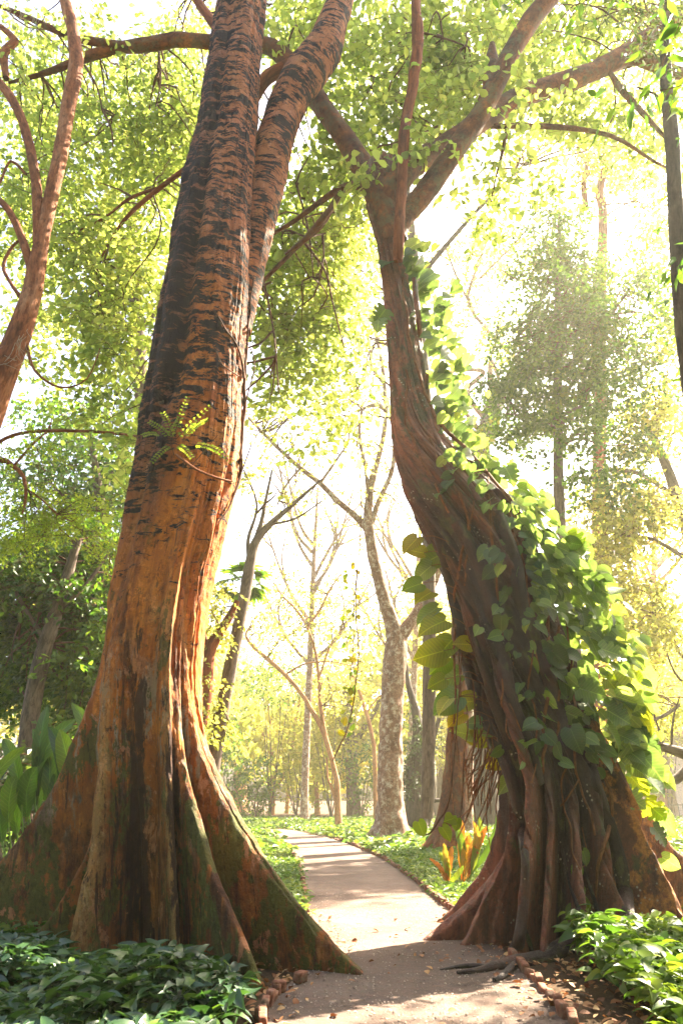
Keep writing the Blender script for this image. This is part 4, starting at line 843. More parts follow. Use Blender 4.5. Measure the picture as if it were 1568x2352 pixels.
# far upper foliage behind the canopy
tree('tall_background_tree', 'tall hazy tree whose crown fills the upper left behind the big trunk', [(340, 1870, 40), (340, 1300, 36), (320, 800, 30), (300, 500, 20), (290, 300, 8)], 22, 'bark_grey', limbs=[[(320, 800, 14), (200, 600, 9), (120, 450, 5)], [(320, 760, 14), (450, 600, 9), (520, 450, 5)]],
     regs=[(260, 300, 280, 200, 22, 3, 190), (200, 600, 200, 200, 22, 3, 160), (300, 800, 140, 150, 22, 2, 90), (440, 200, 120, 150, 22, 3, 60), (60, 640, 110, 220, 22, 3, 120), (60, 250, 120, 180, 22, 3, 90)], leaf=.27, k=9, L=1.1, lm='leaf_canopy', nbr=50, clump=.9, br=(.05, .015), twigr=.01)
tree('tall_background_tree', 'tall hazy tree whose crown fills the view above the centre of the path', [(980, 1880, 30), (985, 1500, 30), (980, 1000, 28), (960, 700, 24), (930, 400, 16), (900, 200, 8)], 25, 'bark_grey', limbs=[[(950, 600, 14), (820, 450, 9), (740, 330, 5)], [(960, 640, 14), (1080, 500, 9), (1200, 380, 5)]],
     regs=[(860, 120, 260, 160, 24, 3, 190), (1180, 180, 260, 170, 24, 3, 220), (760, 420, 130, 160, 24, 3, 90), (1480, 180, 150, 190, 24, 3, 180), (720, 650, 110, 170, 24, 3, 90), (680, 880, 90, 90, 24, 2, 50), (840, 620, 60, 160, 24, 2, 70)], leaf=.27, k=9, L=1.1, lm='leaf_canopy', nbr=60, clump=.9, br=(.05, .015), twigr=.01)

# palm
pm = thing('fan_palm', 'small fan palm crown hanging beside the leaning brown trunk', 'palm', (P(470, 1950, 24)[0], 24, 0))
tb = Tubes(); tb.add(pxline([(455, 1950, 15), (490, 1760, 13), (528, 1540, 12), (558, 1345, 10)], 24), 10, .2, .05); tb.build('trunk', M['bark_grey'], pm)
hub = P(558, 1330, 24)
for i in range(13):
    a = i / 13 * 2 * PI + .2; el = R.uniform(-.5, .9)
    d = np.array([math.cos(a), math.sin(a) * .8, el]); d /= np.linalg.norm(d); L = R.uniform(.45, .65)
    e = hub + d * L + [0, 0, -.1]
    tb = Tubes(); tb.add([[*hub, .015], [*(hub + d * L * .5 + [0, 0, .04]), .012], [*e, .008]], 5, .1); fr = tb.build('leaf', M['leaf_mid'], pm)
    n = 22; u = unit(np.cross(d, [0, 0, 1])); v = np.cross(u, d); ang = np.linspace(-1.3, 1.3, n)
    dr = d * np.cos(ang)[:, None] + u * np.sin(ang)[:, None] + np.array([0, 0, -.25])
    lf = leaf_mesh('blade', np.repeat(e[None], n, 0), dr, np.repeat(v[None], n, 0), R.uniform(.55, .75, n), (T_LANCE[0] * [.35, 1, 1], T_LANCE[1]), M['leaf_mid'], None); lf.parent = fr

# ================================================================== climber on the fig
cv = thing('climbing_vine', 'big leaved green climber draped down the right side of the leaning fig', 'climber', P(1330, 1900, 9.4))
seeds = []
def along(line, half, n, Yd=9.3, big=1.0, gold=0.0, spread=.25):
    line = np.array(line, float)
    L = np.concatenate([[0], np.cumsum(np.hypot(*np.diff(line[:, :2], axis=0).T))])
    for i in range(n):
        s = R.rand() * L[-1]; x = np.interp(s, L, line[:, 0]); y = np.interp(s, L, line[:, 1]); h = np.interp(s, L, line[:, 2]) * half
        px, py = x + R.uniform(-1, 1) * h, y + R.uniform(-1, 1) * 25
        q = surf(bvhR, px, py, 0)
        if q is not None: p = q[0] + q[1] * R.uniform(.05, .25) * (1 if q[1][1] < 0 else -1); n_ = q[1] * (1 if q[1][1] < 0 else -1)
        else: p = P(px, py, Yd + R.uniform(-spread, spread)); n_ = np.array([0, -1, 0.])
        seeds.append((p, n_, R.choice([R.uniform(22, 38), R.uniform(38, 58)]) * big, gold + (px - x) / 200))
along([(955, 560, 25), (985, 640, 30), (1015, 740, 35), (1040, 850, 35), (1045, 960, 30), (1060, 1010, 25)], 1, 96, 9.5, .9)
along([(1060, 1020, 30), (1130, 1070, 50), (1200, 1140, 55), (1260, 1220, 60), (1310, 1320, 75)], 1, 96, 9.5, 1.0)
along([(1270, 1240, 65), (1320, 1340, 90), (1350, 1450, 115), (1370, 1560, 115), (1400, 1660, 90), (1430, 1760, 60)], 1, 175, 9.4, 1.0)
along([(1070, 1090, 30), (1140, 1190, 50), (1190, 1300, 50), (1215, 1420, 60), (1240, 1540, 60), (1245, 1640, 60), (1240, 1740, 50)], 1, 64, 9.3, .8)
along([(1350, 1330, 30), (1400, 1430, 40), (1420, 1520, 45), (1430, 1620, 40), (1450, 1690, 30), (1480, 1800, 25)], 1, 46, 9.9, 1.15, .5, .3)
green = list(seeds); seeds.clear()
for (px, py, s) in [(935, 1235, 70), (950, 1270, 62), (985, 1270, 80), (965, 1300, 60), (945, 1340, 62), (965, 1360, 60), (975, 1395, 84), (990, 1425, 84), (1005, 1470, 74), (985, 1495, 78), (1000, 1510, 76), (1020, 1548, 84), (1000, 1560, 60), (1020, 1600, 86), (1010, 1605, 60), (1060, 1610, 66), (1060, 1480, 50), (1062, 1690, 70), (1090, 1700, 74), (1115, 1670, 50), (1130, 1730, 56), (1150, 1790, 60), (1085, 1660, 50), (1042, 1640, 60),
                     (1450, 1620, 110), (1425, 1660, 80), (1462, 1690, 90), (1415, 1600, 90), (1448, 1785, 80), (1440, 1700, 100), (1470, 1730, 100), (1480, 1770, 100), (1480, 1840, 90), (1500, 1860, 90), (1430, 1820, 80), (1435, 1540, 90), (1395, 1560, 90), (1380, 1490, 90), (1500, 1900, 70), (1520, 1970, 60), (885, 710, 60), (870, 730, 50), (895, 600, 66), (965, 555, 60)]:
    seeds.append((P(px, py, 9.35 + R.uniform(-.2, .2)), np.array([0, -1, 0.]), s * (.84 if px < 1300 else .7), 1.0))
gold = list(seeds)
allp = np.array([s[0] for s in green]); 
def leafset(S):
    p = np.array([s[0] for s in S]); n = np.array([s[1] for s in S]); sz = np.array([s[2] for s in S]) * depth(p) / F
    m = len(S)
    nm = unit(n * .8 + np.array([0, -.5, .45]) + R.normal(0, .6, (m, 3)))
    out = np.where(p[:, :1] > P(1180, 1400, 9.4)[0], 1, -1)
    dr = np.concatenate([out * R.uniform(.1, 1.1, (m, 1)), R.normal(-.1, .35, (m, 1)), R.uniform(-1.1, -.2, (m, 1))], 1)
    return p, dr, nm, sz
p, dr, nm, sz = leafset(green)
tone = np.clip(.25 + .5 * np.array([s[3] for s in green]) + R.normal(0, .2, len(green)), 0, 1)
order = np.argsort(-sz / depth(p)); top = order[:76]; rest = order[76:]
one = leaf_mesh  # every larger leaf is its own part
for j, i in enumerate(top):
    one('leaf', p[i:i + 1], dr[i:i + 1], nm[i:i + 1], sz[i:i + 1] * 1.05, T_SLIT if R.rand() < .45 else T_HEART, M['leaf_vine'], cv, tone[i:i + 1])
h = len(rest) // 3
a = leaf_mesh('small_foliage', p[rest], dr[rest], nm[rest], sz[rest] * .95, T_HEART, M['leaf_vine'], cv, tone[rest]); a['kind'] = 'stuff'
# small filler leaves deep in the mass
f = []
for k in range(380):
    s = green[R.randint(len(green))]; f.append((s[0] + R.normal(0, .13, 3) + [0, .1, 0], s[1], R.uniform(16, 34), 0))
p2, d2, n2, s2 = leafset(f)
a = leaf_mesh('small_foliage', p2, d2, n2, s2, T_HEART, M['leaf_vine'], cv); a['kind'] = 'stuff'
gp, gd, gn_, gs = leafset(gold)
gt = np.clip(R.normal(.5, .3, len(gold)), 0, 1)
for i in range(24):
    gd[i] = [-1, R.normal(0, .4), R.uniform(-1.1, .35)]; gn_[i] = [R.normal(-.1, .4), -.8, R.uniform(0, .8)]; gs[i] *= R.uniform(.85, 1.15)
    gp[i] = P(*[(x + gs[i] / depth(gp[i]) * F * .45, y) for x, y in [proj(gp[i])]][0], gp[i][1])
for i in range(len(gold)):
    one('leaf', gp[i:i + 1], gd[i:i + 1], gn_[i:i + 1], gs[i:i + 1], T_SLIT if i > 23 and R.rand() < .5 else T_HEART, M['leaf_vine_gold' if (i < 24 and R.rand() < .8) or i % 4 == 0 else 'leaf_vine'], cv, gt[i:i + 1])
stems = [[(1060, 1130, 5), (1075, 1200, 6), (1060, 1270, 6), (1048, 1340, 6), (1045, 1420, 6), (1042, 1500, 5), (1045, 1600, 4), (1040, 1700, 4)], [(1090, 1150, 5), (1072, 1260, 5), (1065, 1350, 4)], [(1120, 1090, 5), (1128, 1200, 6), (1138, 1300, 6), (1145, 1400, 5), (1160, 1480, 4), (1150, 1560, 4), (1158, 1640, 4), (1175, 1700, 4)],
         [(1165, 1170, 5), (1190, 1260, 6), (1210, 1350, 6), (1220, 1440, 5), (1232, 1540, 4)], [(1190, 1260, 6), (1200, 1230, 5), (1172, 1180, 4)], [(1250, 1300, 7), (1255, 1400, 8), (1262, 1500, 8), (1255, 1580, 8), (1250, 1680, 7), (1245, 1790, 6)], [(1280, 1440, 7), (1275, 1540, 8), (1282, 1640, 7), (1275, 1720, 6)],
         [(1300, 1420, 5), (1310, 1540, 5), (1318, 1660, 5), (1325, 1780, 4)], [(1230, 1440, 4), (1215, 1560, 4), (1228, 1700, 4), (1215, 1800, 3)],
         [(1318, 1680, 5), (1330, 1800, 5), (1355, 1860, 5), (1370, 1920, 5)], [(1375, 1750, 7), (1392, 1810, 8), (1402, 1870, 9), (1385, 1950, 8), (1375, 2010, 7), (1372, 2060, 4)], [(1300, 1760, 5), (1290, 1830, 4), (1315, 1900, 4), (1318, 1960, 4), (1330, 2000, 4)],
         [(1290, 1850, 4), (1330, 1790, 4)], [(1390, 1850, 5), (1420, 1950, 4), (1440, 2010, 3)], [(1340, 1900, 3), (1355, 1980, 3), (1330, 1995, 2)], [(1180, 1500, 3), (1165, 1600, 3), (1190, 1680, 3)],
         [(985, 1010, 5), (1040, 1100, 5), (1075, 1180, 4)], [(935, 850, 5), (930, 950, 6), (955, 1030, 7), (1000, 1100, 6), (1030, 1180, 5)], [(925, 640, 6), (935, 740, 6), (960, 850, 7), (1000, 960, 8), (1070, 1030, 10), (1120, 1090, 10), (1190, 1180, 10)]]
for pts in stems:
    tb = Tubes(); tb.add(onsurf(bvhR, dens(pts), .03, 9.25), 6, .05, .12, wob=.012); tb.build('stem', M['vine_stem'], cv)
tb = Tubes()
for i in range(34):      # leaf stalks from the trunk out to the golden leaves and into the mass
    if i < 24:
        e = gp[i]; x, y = proj(e); q = surf(bvhR, 1010 + max(0, (y - 1300)) * .30 + 20, y + 10, 0, 9.4)[0]
        tb.add([[*q, .006], [*((q + e) / 2 + [0, 0, .06]), .005], [*e, .004]], 5, .06)
for (x, y0, y1) in [(1040, 1420, 1900), (1052, 1500, 1760), (1085, 1560, 1900), (1100, 1640, 1850), (1118, 1700, 1960), (1128, 1690, 1870), (1140, 1750, 1900), (1070, 1620, 1790)]:
    tb.add(pxline([(x, y0, 3.5), (x + 4, (y0 * 2 + y1) / 3, 3.5), (x - 4, (y0 + y1 * 2) / 3, 3), (x + R.uniform(-8, 8), y1, 2)], 9.3), 5, .1, wob=.02)
for i in range(26):
    x0 = R.uniform(1090, 1160); y0 = R.uniform(1640, 1800)
    tb.add(pxline([(x0, y0, 3), (x0 - R.uniform(0, 30), y0 + 60, 3), (x0 - R.uniform(10, 70), y0 + R.uniform(90, 150), 2)], 9.35 + R.uniform(-.1, .2)), 4, .08, wob=.02)
tb.build('stem', M['vine_stem'], cv)
# tendril with small leaves that hangs at the foot of the fig, and the looping one by the path
for pts, lv in [([(1312, 1925, 4), (1318, 1970, 4), (1325, 2010, 4), (1335, 2060, 4), (1330, 2090, 3)], [(1325, 1990), (1338, 1955), (1335, 2045), (1330, 2070), (1320, 2085)]),
                ([(1010, 1880, 4), (985, 1915, 4), (960, 1915, 3), (950, 1890, 3)], [(960, 1888), (1050, 1880), (1015, 1900)]), ([(1060, 1500, 3), (1045, 1700, 3), (1030, 1840, 4), (1010, 1880, 4)], []), ([(1065, 1730, 3), (1060, 1850, 3), (1050, 1885, 3), (1020, 1900, 3), (985, 1905, 2)], [(1040, 1880)])]:
    tb = Tubes(); tb.add(pxline(pts, 8.75 if pts[0][0] > 1200 else 9.0), 6, .05); tb.build('stem', M['twig'], cv)
    if lv:
        q = np.array([P(x, y, 8.7 if pts[0][0] > 1200 else 8.95) for x, y in lv]); m = len(q)
        a = leaf_mesh('small_foliage', q, R.normal(0, .6, (m, 3)) + [0, 0, -.7], np.array([0, -1, .3]) + R.normal(0, .3, (m, 3)), R.uniform(.14, .19, m), T_HEART, M['leaf_vine_gold'], cv, np.full(m, .25)); a['kind'] = 'stuff'
# thin hanging vine in the middle distance
hv = thing('hanging_vine', 'thin leafy vine hanging free over the middle of the path', 'vine', P(820, 1300, 13))
tb = Tubes(); tb.add(pxline([(815, 950, 2), (830, 1150, 2.2), (822, 1300, 2.5), (818, 1420, 2.8), (820, 1500, 3), (808, 1620, 3), (795, 1680, 3), (775, 1730, 3), (765, 1750, 2)], 13), 5, .1, wob=.03)
tb.add(pxline([(826, 1250, 2), (815, 1380, 2), (806, 1500, 2), (800, 1560, 2)], 13), 5, .1, wob=.03); tb.build('stem', M['twig'], hv)
q = np.array([P(R.normal(808, 10), y, 13) for y in list(R.uniform(1290, 1720, 34)) + [1490, 1500, 1545, 1580, 1610]]); m = len(q)
leaf_mesh('foliage', q, R.normal(0, .6, (m, 3)) + [-.3, 0, -.5], np.array([0, -1, .3]) + R.normal(0, .4, (m, 3)), R.uniform(.09, .2, m), T_OVAL, M['leaf_vine_gold'], hv)

# ================================================================== ground, path, beds
def edge(pts): return np.array([G(x, y)[:2] for x, y in pts])
Lf = edge([(575, 2420), (600, 2352), (625, 2300), (665, 2262), (730, 2200), (712, 2140), (703, 2090), (697, 2040), (690, 2000), (676, 1970), (655, 1948), (628, 1928), (600, 1914)])
Rt = edge([(1400, 2440), (1310, 2352), (1255, 2290), (1205, 2235), (1150, 2180), (1085, 2130), (1020, 2080), (965, 2035), (905, 1990), (845, 1957), (780, 1932), (710, 1916), (640, 1905)])
def rs(e, n, st=.15):
    s = spline(np.c_[e, np.zeros(len(e)), np.zeros(len(e))], st)[:, :2]
    L = np.concatenate([[0], np.cumsum(np.linalg.norm(np.diff(s, axis=0), axis=1))]); t = np.linspace(0, L[-1], n)
    return np.c_[np.interp(t, L, s[:, 0]), np.interp(t, L, s[:, 1])]
Lx = np.vstack([[Lf[0] + (-.3, -5)], Lf, [Lf[-1] + (-6, 1.0)], [Lf[-1] + (-16, 1.0)]]); Rx = np.vstack([[Rt[0] + (.3, -5)], Rt, [Rt[-1] + (-6, 1.3)], [Rt[-1] + (-16, 1.5)]])
LA, RA = rs(Lx, 260), rs(Rx, 260)
nc = 24; s = np.linspace(0, 1, nc)[None, :, None]
gx = LA[:, None] * (1 - s) + RA[:, None] * s
V = np.concatenate([gx, (0.012 + .012 * vnoise(np.concatenate([gx * 1.7, gx[..., :1] * 0], -1)) + 0 * gx[..., 0])[..., None]], -1)
I = (np.arange(259)[:, None] * nc + np.arange(nc - 1)[None]); Q = np.stack([I, I + 1, I + nc + 1, I + nc], -1).reshape(-1, 4)
tag(rawmesh('path', V.reshape(-1, 3), Q, M['path'], smooth=True), kind='structure')
# ground sheet
gxs = np.concatenate([[-400, -150, -60], np.linspace(-30, 30, 120), [60, 150, 400]]); gys = np.concatenate([[-60, -10], np.linspace(-3, 70, 150), [100, 200, 600]])
GX, GY = np.meshgrid(gxs, gys, indexing='ij')
GZ = -.03 + .012 * vnoise(np.stack([GX * .8, GY * .8, GX * 0], -1))
nY = len(gys); I = (np.arange(len(gxs) - 1)[:, None] * nY + np.arange(nY - 1)[None]); Q = np.stack([I, I + nY, I + nY + 1, I + 1], -1).reshape(-1, 4)
tag(rawmesh('ground', np.stack([GX, GY, GZ], -1).reshape(-1, 3), Q, M['soil']), kind='structure')

poly = np.vstack([LA, RA[::-1]])
def inpoly(p, m=0.0):
    x, y = p[:, 0], p[:, 1]; c = np.zeros(len(p), bool); n = len(poly)
    for i in range(n):
        x1, y1 = poly[i]; x2, y2 = poly[i - 1]
        if y1 == y2: continue
        k = ((y1 > y) != (y2 > y)) & (x < (x2 - x1) * (y - y1) / (y2 - y1) + x1); c ^= k
    return c
def edgedist(p):
    d = np.full(len(p), 9.0)
    for e in (LA[::2], RA[::2]):
        for q in e: d = np.minimum(d, np.hypot(p[:, 0] - q[0], p[:, 1] - q[1]))
    return d
cl2, cr2 = np.array(cL), np.array(cR)
def free(p, rl=0.75, rr=.9, margin=.14):
    ok = ~inpoly(p) & (edgedist(p) > margin)
    return ok & (np.hypot(*(p - cl2).T) > rl) & (np.hypot(*(p - cr2).T) > rr)
def bed(name, x0, x1, y0, y1, n, size, T, mat, hh, label=None, k=4, rl=.75, rr=.9, sel=None, margin=.14, up=.6, tilt=.5):
    p = np.c_[R.uniform(x0, x1, n), R.uniform(y0, y1, n)]
    p = p[free(p, rl, rr, margin)]
    if sel is not None: p = p[sel(p)]
    p3 = np.c_[p, p[:, 0] * 0]; m = len(p)
    mound = hh * (.62 + .38 * vnoise(p3 * 1.3 + 3) + .2 * vnoise(p3 * 4)); mound = np.minimum(mound, edgedist(p) * 1.3 + .04)
    an = R.rand(m, k) * 2 * PI; rad = R.uniform(.1, .6, (m, k)) * size
    pos = p3[:, None] + np.stack([np.cos(an) * rad, np.sin(an) * rad, mound[:, None] * R.uniform(.35, 1.05, (m, k))], -1)
    d = np.stack([np.cos(an), np.sin(an), R.uniform(-.5, up, (m, k))], -1)
    nm = np.array([0, 0, 1.]) + R.normal(0, tilt, (m, k, 3))
    tone = np.clip(.35 + .3 * vnoise(p3 * .9 + 9)[:, None] + R.normal(0, .25, (m, k)), 0, 1)
    o = leaf_mesh(name, pos.reshape(-1, 3), d.reshape(-1, 3), nm.reshape(-1, 3), (size * R.uniform(.6, 1.25, (m, k))).ravel(), T, M[mat], None, tone.ravel(), smooth=len(T[0]) > 4)
    return tag(o, label, None, None, 'stuff')
def curveX(p): return np.interp(p[:, 1], [4.5, 6.2, 7.0, 7.8], [P(560, 2300, 6)[0], G(540, 2352)[0], G(520, 2280)[0], G(430, 2225)[0]])
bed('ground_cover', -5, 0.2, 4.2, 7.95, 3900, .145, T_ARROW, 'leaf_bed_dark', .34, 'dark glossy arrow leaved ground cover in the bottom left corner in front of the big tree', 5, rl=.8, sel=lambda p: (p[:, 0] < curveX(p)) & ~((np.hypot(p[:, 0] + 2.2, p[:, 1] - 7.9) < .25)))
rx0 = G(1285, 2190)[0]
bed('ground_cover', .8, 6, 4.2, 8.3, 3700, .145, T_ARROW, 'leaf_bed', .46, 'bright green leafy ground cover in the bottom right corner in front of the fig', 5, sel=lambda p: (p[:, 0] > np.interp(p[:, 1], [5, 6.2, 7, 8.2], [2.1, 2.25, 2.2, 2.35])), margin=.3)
bed('ground_cover', -7, -1, 8.6, 14, 4200, .13, T_ARROW, 'leaf_bed', .36, 'sunny broad leaved ground cover to the left behind the big tree', 5, rl=1.1, sel=lambda p: p[:, 0] < -3.0)
bed('ground_cover', -3.5, 1, 9.4, 24, 9000, .105, T_LANCE, 'leaf_cover', .24, 'bright ground cover between the big left tree and the path', 5, rl=1.3, sel=lambda p: p[:, 0] > -3.2)
bed('ground_cover', 0, 9, 9.8, 24, 15000, .11, T_LANCE, 'leaf_cover', .26, 'bright ground cover along the right side of the path', 5, rr=1.6)
bed('ground_cover', -26, 34, 22, 60, 26000, .26, T_DIA, 'leaf_cover', .3, 'pale sunny ground cover beyond the far bend of the path', 4)
bed('ground_cover', 9, 16, 9, 24, 5000, .16, T_DIA, 'leaf_cover', .26, 'pale ground cover at the right edge behind the fig', 4)
bed('ground_cover', -16, -7, 8, 24, 6000, .16, T_DIA, 'leaf_cover', .26, 'ground cover under the dark evergreen at the left', 4)

# leaf litter
p = np.c_[R.uniform(-4.5, 5.5, 9000), R.uniform(4.3, 11, 9000)]
on = inpoly(p); ed = edgedist(p)
keep = (~on & (R.rand(len(p)) < np.where(ed < 1.2, .75, .35))) | (on & (R.rand(len(p)) < np.where(ed < .35, .3, .05)))
p = p[keep]; m = len(p); on = on[keep]
z = np.where(on, .03, .0) + R.uniform(0, .02, m)
an = R.rand(m) * 2 * PI
tag(leaf_mesh('leaf_litter', np.c_[p, z], np.stack([np.cos(an), np.sin(an), R.uniform(-.05, .25, m)], -1), np.array([0, 0, 1.]) + R.normal(0, .35, (m, 3)), R.uniform(.03, .10, m), T_OVAL, M['litter'], curl=.9), 'scattered dry fallen leaves on the soil and path edges', None, None, 'stuff')

p = np.c_[R.uniform(-1.6, 4, 16000), 4.3 + 9 * R.rand(16000) ** 1.5]; p = p[inpoly(p)]; m = len(p); an = R.rand(m) * 2 * PI
TP = (np.array([(-.5, 0, 0), (0, .5, 0), (.5, 0, 0), (0, -.5, 0), (0, 0, .45)], float), np.array([(0, 1, 4), (1, 2, 4), (2, 3, 4), (3, 0, 4)]))
tag(leaf_mesh('gravel', np.c_[p, np.full(m, .016)], np.stack([np.cos(an), np.sin(an), 0 * an], -1), np.array([0, 0, 1.]) + R.normal(0, .15, (m, 3)), R.uniform(.008, .03, m) * R.uniform(.5, 1, m), TP, M['pebble'], curl=0), 'small loose stones and crumbs scattered over the path', None, None, 'stuff')
# edging bricks, every one its own object
def brick_mesh(sd):
    r = np.random.RandomState(sd)
    V, Q = [], []
    n = 5
    # rounded worn block from a subdivided cube
    import bmesh
    bm = bmesh.new(); bmesh.ops.create_cube(bm, size=1)
    bmesh.ops.subdivide_edges(bm, edges=bm.edges[:], cuts=3, use_grid_fill=True)
    for v in bm.verts:
        c = v.co; q = np.array(c); l = np.abs(q).max(); rr_ = np.linalg.norm(q)
        f = 1 - .12 * max(0, rr_ / .5 - 1.25)
        nz = float(vnoise(q[None] * 3 + sd * 7)[0]) * .05
        c *= f + nz; c.x *= .16; c.y *= .06; c.z *= .12
    me = bpy.data.meshes.new('edging_brick'); bm.to_mesh(me); bm.free()
    for pl in me.polygons: pl.use_smooth = True
    me.materials.append(M['brick']); return me
BM = [brick_mesh(i) for i in range(5)]
def edging(e, label, group, y0, y1, skip=lambda x, y: False, hz=.02):
    s = spline(np.c_[e, np.zeros(len(e)), np.zeros(len(e))], .05)[:, :2]
    L = np.concatenate([[0], np.cumsum(np.linalg.norm(np.diff(s, axis=0), axis=1))]); t = 0; cnt = 0
    while t < L[-1] - .2:
        x, y = np.interp(t, L, s[:, 0]), np.interp(t, L, s[:, 1]); x2, y2 = np.interp(t + .16, L, s[:, 0]), np.interp(t + .16, L, s[:, 1])
        far_ = y > 16
        sc = 1.0 if not far_ else 1.5
        if y0 < y < y1 and not skip(x, y):
            o = bpy.data.objects.new('edging_brick', BM[random.randrange(5)]); COL.objects.link(o)
            o.location = (x + random.uniform(-.015, .015), y + random.uniform(-.01, .01), hz + random.uniform(-.02, .035))
            o.rotation_euler = (random.uniform(-.15, .15), random.uniform(-.12, .12), math.atan2(y2 - y, x2 - x) + random.uniform(-.12, .12)); o.scale = (sc * random.uniform(.85, 1), 1, random.uniform(.8, 1.1))
            tag(o, label, 'brick', group); cnt += 1
        t += .175 * sc
    return cnt
inskirt = lambda x, y: np.hypot(x - cR[0], y - cR[1]) < 1.75
n1 = edging(Rx, 'worn red edging brick in the row along the right side of the path', 'bricks edging the right side of the path', 4.6, 30, inskirt)
inl = lambda x, y: 6.9 < y < 9.6
n2 = edging(Lx, 'worn red edging brick in the row along the left side of the path', 'bricks edging the left side of the path', 4.6, 30, inl)
print('bricks', n1, n2)
# bigger loose blocks beside the left tree's foot
for (px, py, sx, lab) in [(690, 2262, 1.3, 'pale broken block lying at the tip of the left tree root'), (640, 2285, 1.1, 'cracked block at the end of the left brick edging')]:
    g = G(px, py); o = bpy.data.objects.new('stone_block', BM[1].copy()); COL.objects.link(o); o.location = (g[0], g[1], .06); o.scale = (sx * .65, 1.1, .7); o.rotation_euler = (.1, .05, .4 + px * .01); tag(o, lab, 'stone')

# ------------------------------------------------------------------ tall plants
def paddle(base, tip, wd, bend, mat, parent, petiole=.5, side=None, name='leaf'):
    base = np.array(base, float); tip = np.array(tip, float)
    d = tip - base; L = np.linalg.norm(d)
    pts = [base + d * t + np.array(bend) * math.sin(PI * t * .9) * L for t in np.linspace(0, 1, 15)]
    pts = np.array(pts); k = int(petiole * 14)
    tb = Tubes(); tb.add(np.c_[pts[:k + 2], np.linspace(.016, .009, k + 2)], 6, .08)
    Vt, Qt = np.concatenate(tb.V), np.concatenate(tb.Q)
    bl = pts[k:]; n = len(bl); f = np.linspace(0, 1, n)
    prof = np.sin(PI * np.clip(f * .96 + .03, 0, 1)) ** .6 * wd / 2
    tg = unit(np.gradient(bl, axis=0)); sd = side if side is not None else unit(np.cross(tg, [0.15, -1, .2])); sd = unit(sd - tg * (sd * tg).sum(1)[:, None]); up = np.cross(sd, tg)
    tw = R.uniform(-.5, .5); V2 = []
    for j, sg in enumerate((-1, -.5, 0, .5, 1)):
        V2.append(bl + sd * (sg * prof)[:, None] * math.cos(.3) + up * (abs(sg) * prof * .35 + .018 * np.sin(f * 25 + j))[:, None])
    V2 = np.stack(V2, 1).reshape(-1, 3); I = (np.arange(n - 1)[:, None] * 5 + np.arange(4)[None]); Q2 = np.stack([I, I + 1, I + 6, I + 5], -1).reshape(-1, 4) + len(Vt)
    lu = np.concatenate([np.zeros_like(Vt), np.stack([np.tile([-.4, -.2, 0, .2, .4], n), np.repeat(f * 1.4, 5), np.full(n * 5, R.rand() * 9)], -1)])
    rnd = np.full(len(Vt) + len(V2), R.rand())
    o = rawmesh(name, np.concatenate([Vt, V2]), np.concatenate([Qt, Q2]), M[mat], None, {'rnd': ('FLOAT', rnd), 'lu': ('FLOAT_VECTOR', lu)})
    return adopt(o, parent)
for ci, (bx, lab, leaves) in enumerate([
    (75, 'tall paddle leaved plant, leftmost of the clump beside the left tree', [(25, 1650, .17), (60, 1700, .17), (20, 1790, .14), (95, 1725, .12), (5, 1860, .16), (50, 1800, .15), (10, 1720, .12), (100, 1850, .14)]),
    (110, 'tall paddle leaved plant, the highest in the middle of the clump beside the left tree', [(140, 1630, .13), (128, 1690, .17), (170, 1655, .1), (150, 1760, .19), (95, 1690, .15), (175, 1770, .16), (105, 1780, .17), (150, 1850, .2), (120, 1640, .12)]),
    (160, 'tall paddle leaved plant, nearest the buttress in the clump beside the left tree', [(212, 1670, .14), (205, 1720, .13), (225, 1740, .12), (190, 1800, .17), (210, 1800, .17), (175, 1870, .15), (200, 1690, .1)])]):
    b = P(bx, 1960, 11.0); b[2] = 0; t = thing('paddle_leaved_plant', lab, 'plant', b, 'tall paddle leaved plants beside the left tree')
    for (px, py, wd) in leaves:
        Yy = 11.0 + R.uniform(-.35, .35); tip = P(px, py, Yy)
        paddle(b + [R.normal(0, .12), R.normal(0, .12), 0], tip + [R.normal(0, .05), 0, 0], wd * 1.75, (R.normal(0, .16), -.10, R.uniform(.08, .26)), 'leaf_tall', t, R.uniform(.45, .62))
    for i in range(5):
        tb = Tubes(); q = b + [R.normal(0, .1), R.normal(0, .1), 0]; tb.add([[*q, .014], [*(q + [R.normal(0, .04), 0, .4]), .013], [*(q + [R.normal(0, .12), 0, .85]), .009]], 6, .1); tb.build('stem', M['twig'], t)
for (bx, by, lab, leaves) in [(1068, 2030, 'orange leaved paddle plant standing tallest at the left foot of the fig', [(1040, 1900, .1), (1062, 1888, .1), (1080, 1890, .09), (1100, 1880, .1), (1078, 1920, .13), (1120, 1900, .09), (1130, 1880, .08), (1090, 1930, .1)]),
                              (1030, 2040, 'low orange and green paddle plant in front of the mossy trunk', [(1005, 1960, .08), (985, 1975, .05), (1040, 1945, .09), (1062, 1990, .06), (1010, 2000, .05), (1020, 1940, .07)])]:
    b = G(bx, by); t = thing('orange_leaved_plant', lab, 'plant', b, 'orange leaved plants at the foot of the fig')
    for i, (px, py, wd) in enumerate(leaves):
        tip = P(px, py, b[1] + R.uniform(-.15, .15)); paddle(b + [R.normal(0, .05), R.normal(0, .05), 0], tip, wd * 1.75, (R.normal(0, .09), -.05, R.uniform(.02, .14)), 'leaf_orange' if i % 3 else 'leaf_bed', t, .2)

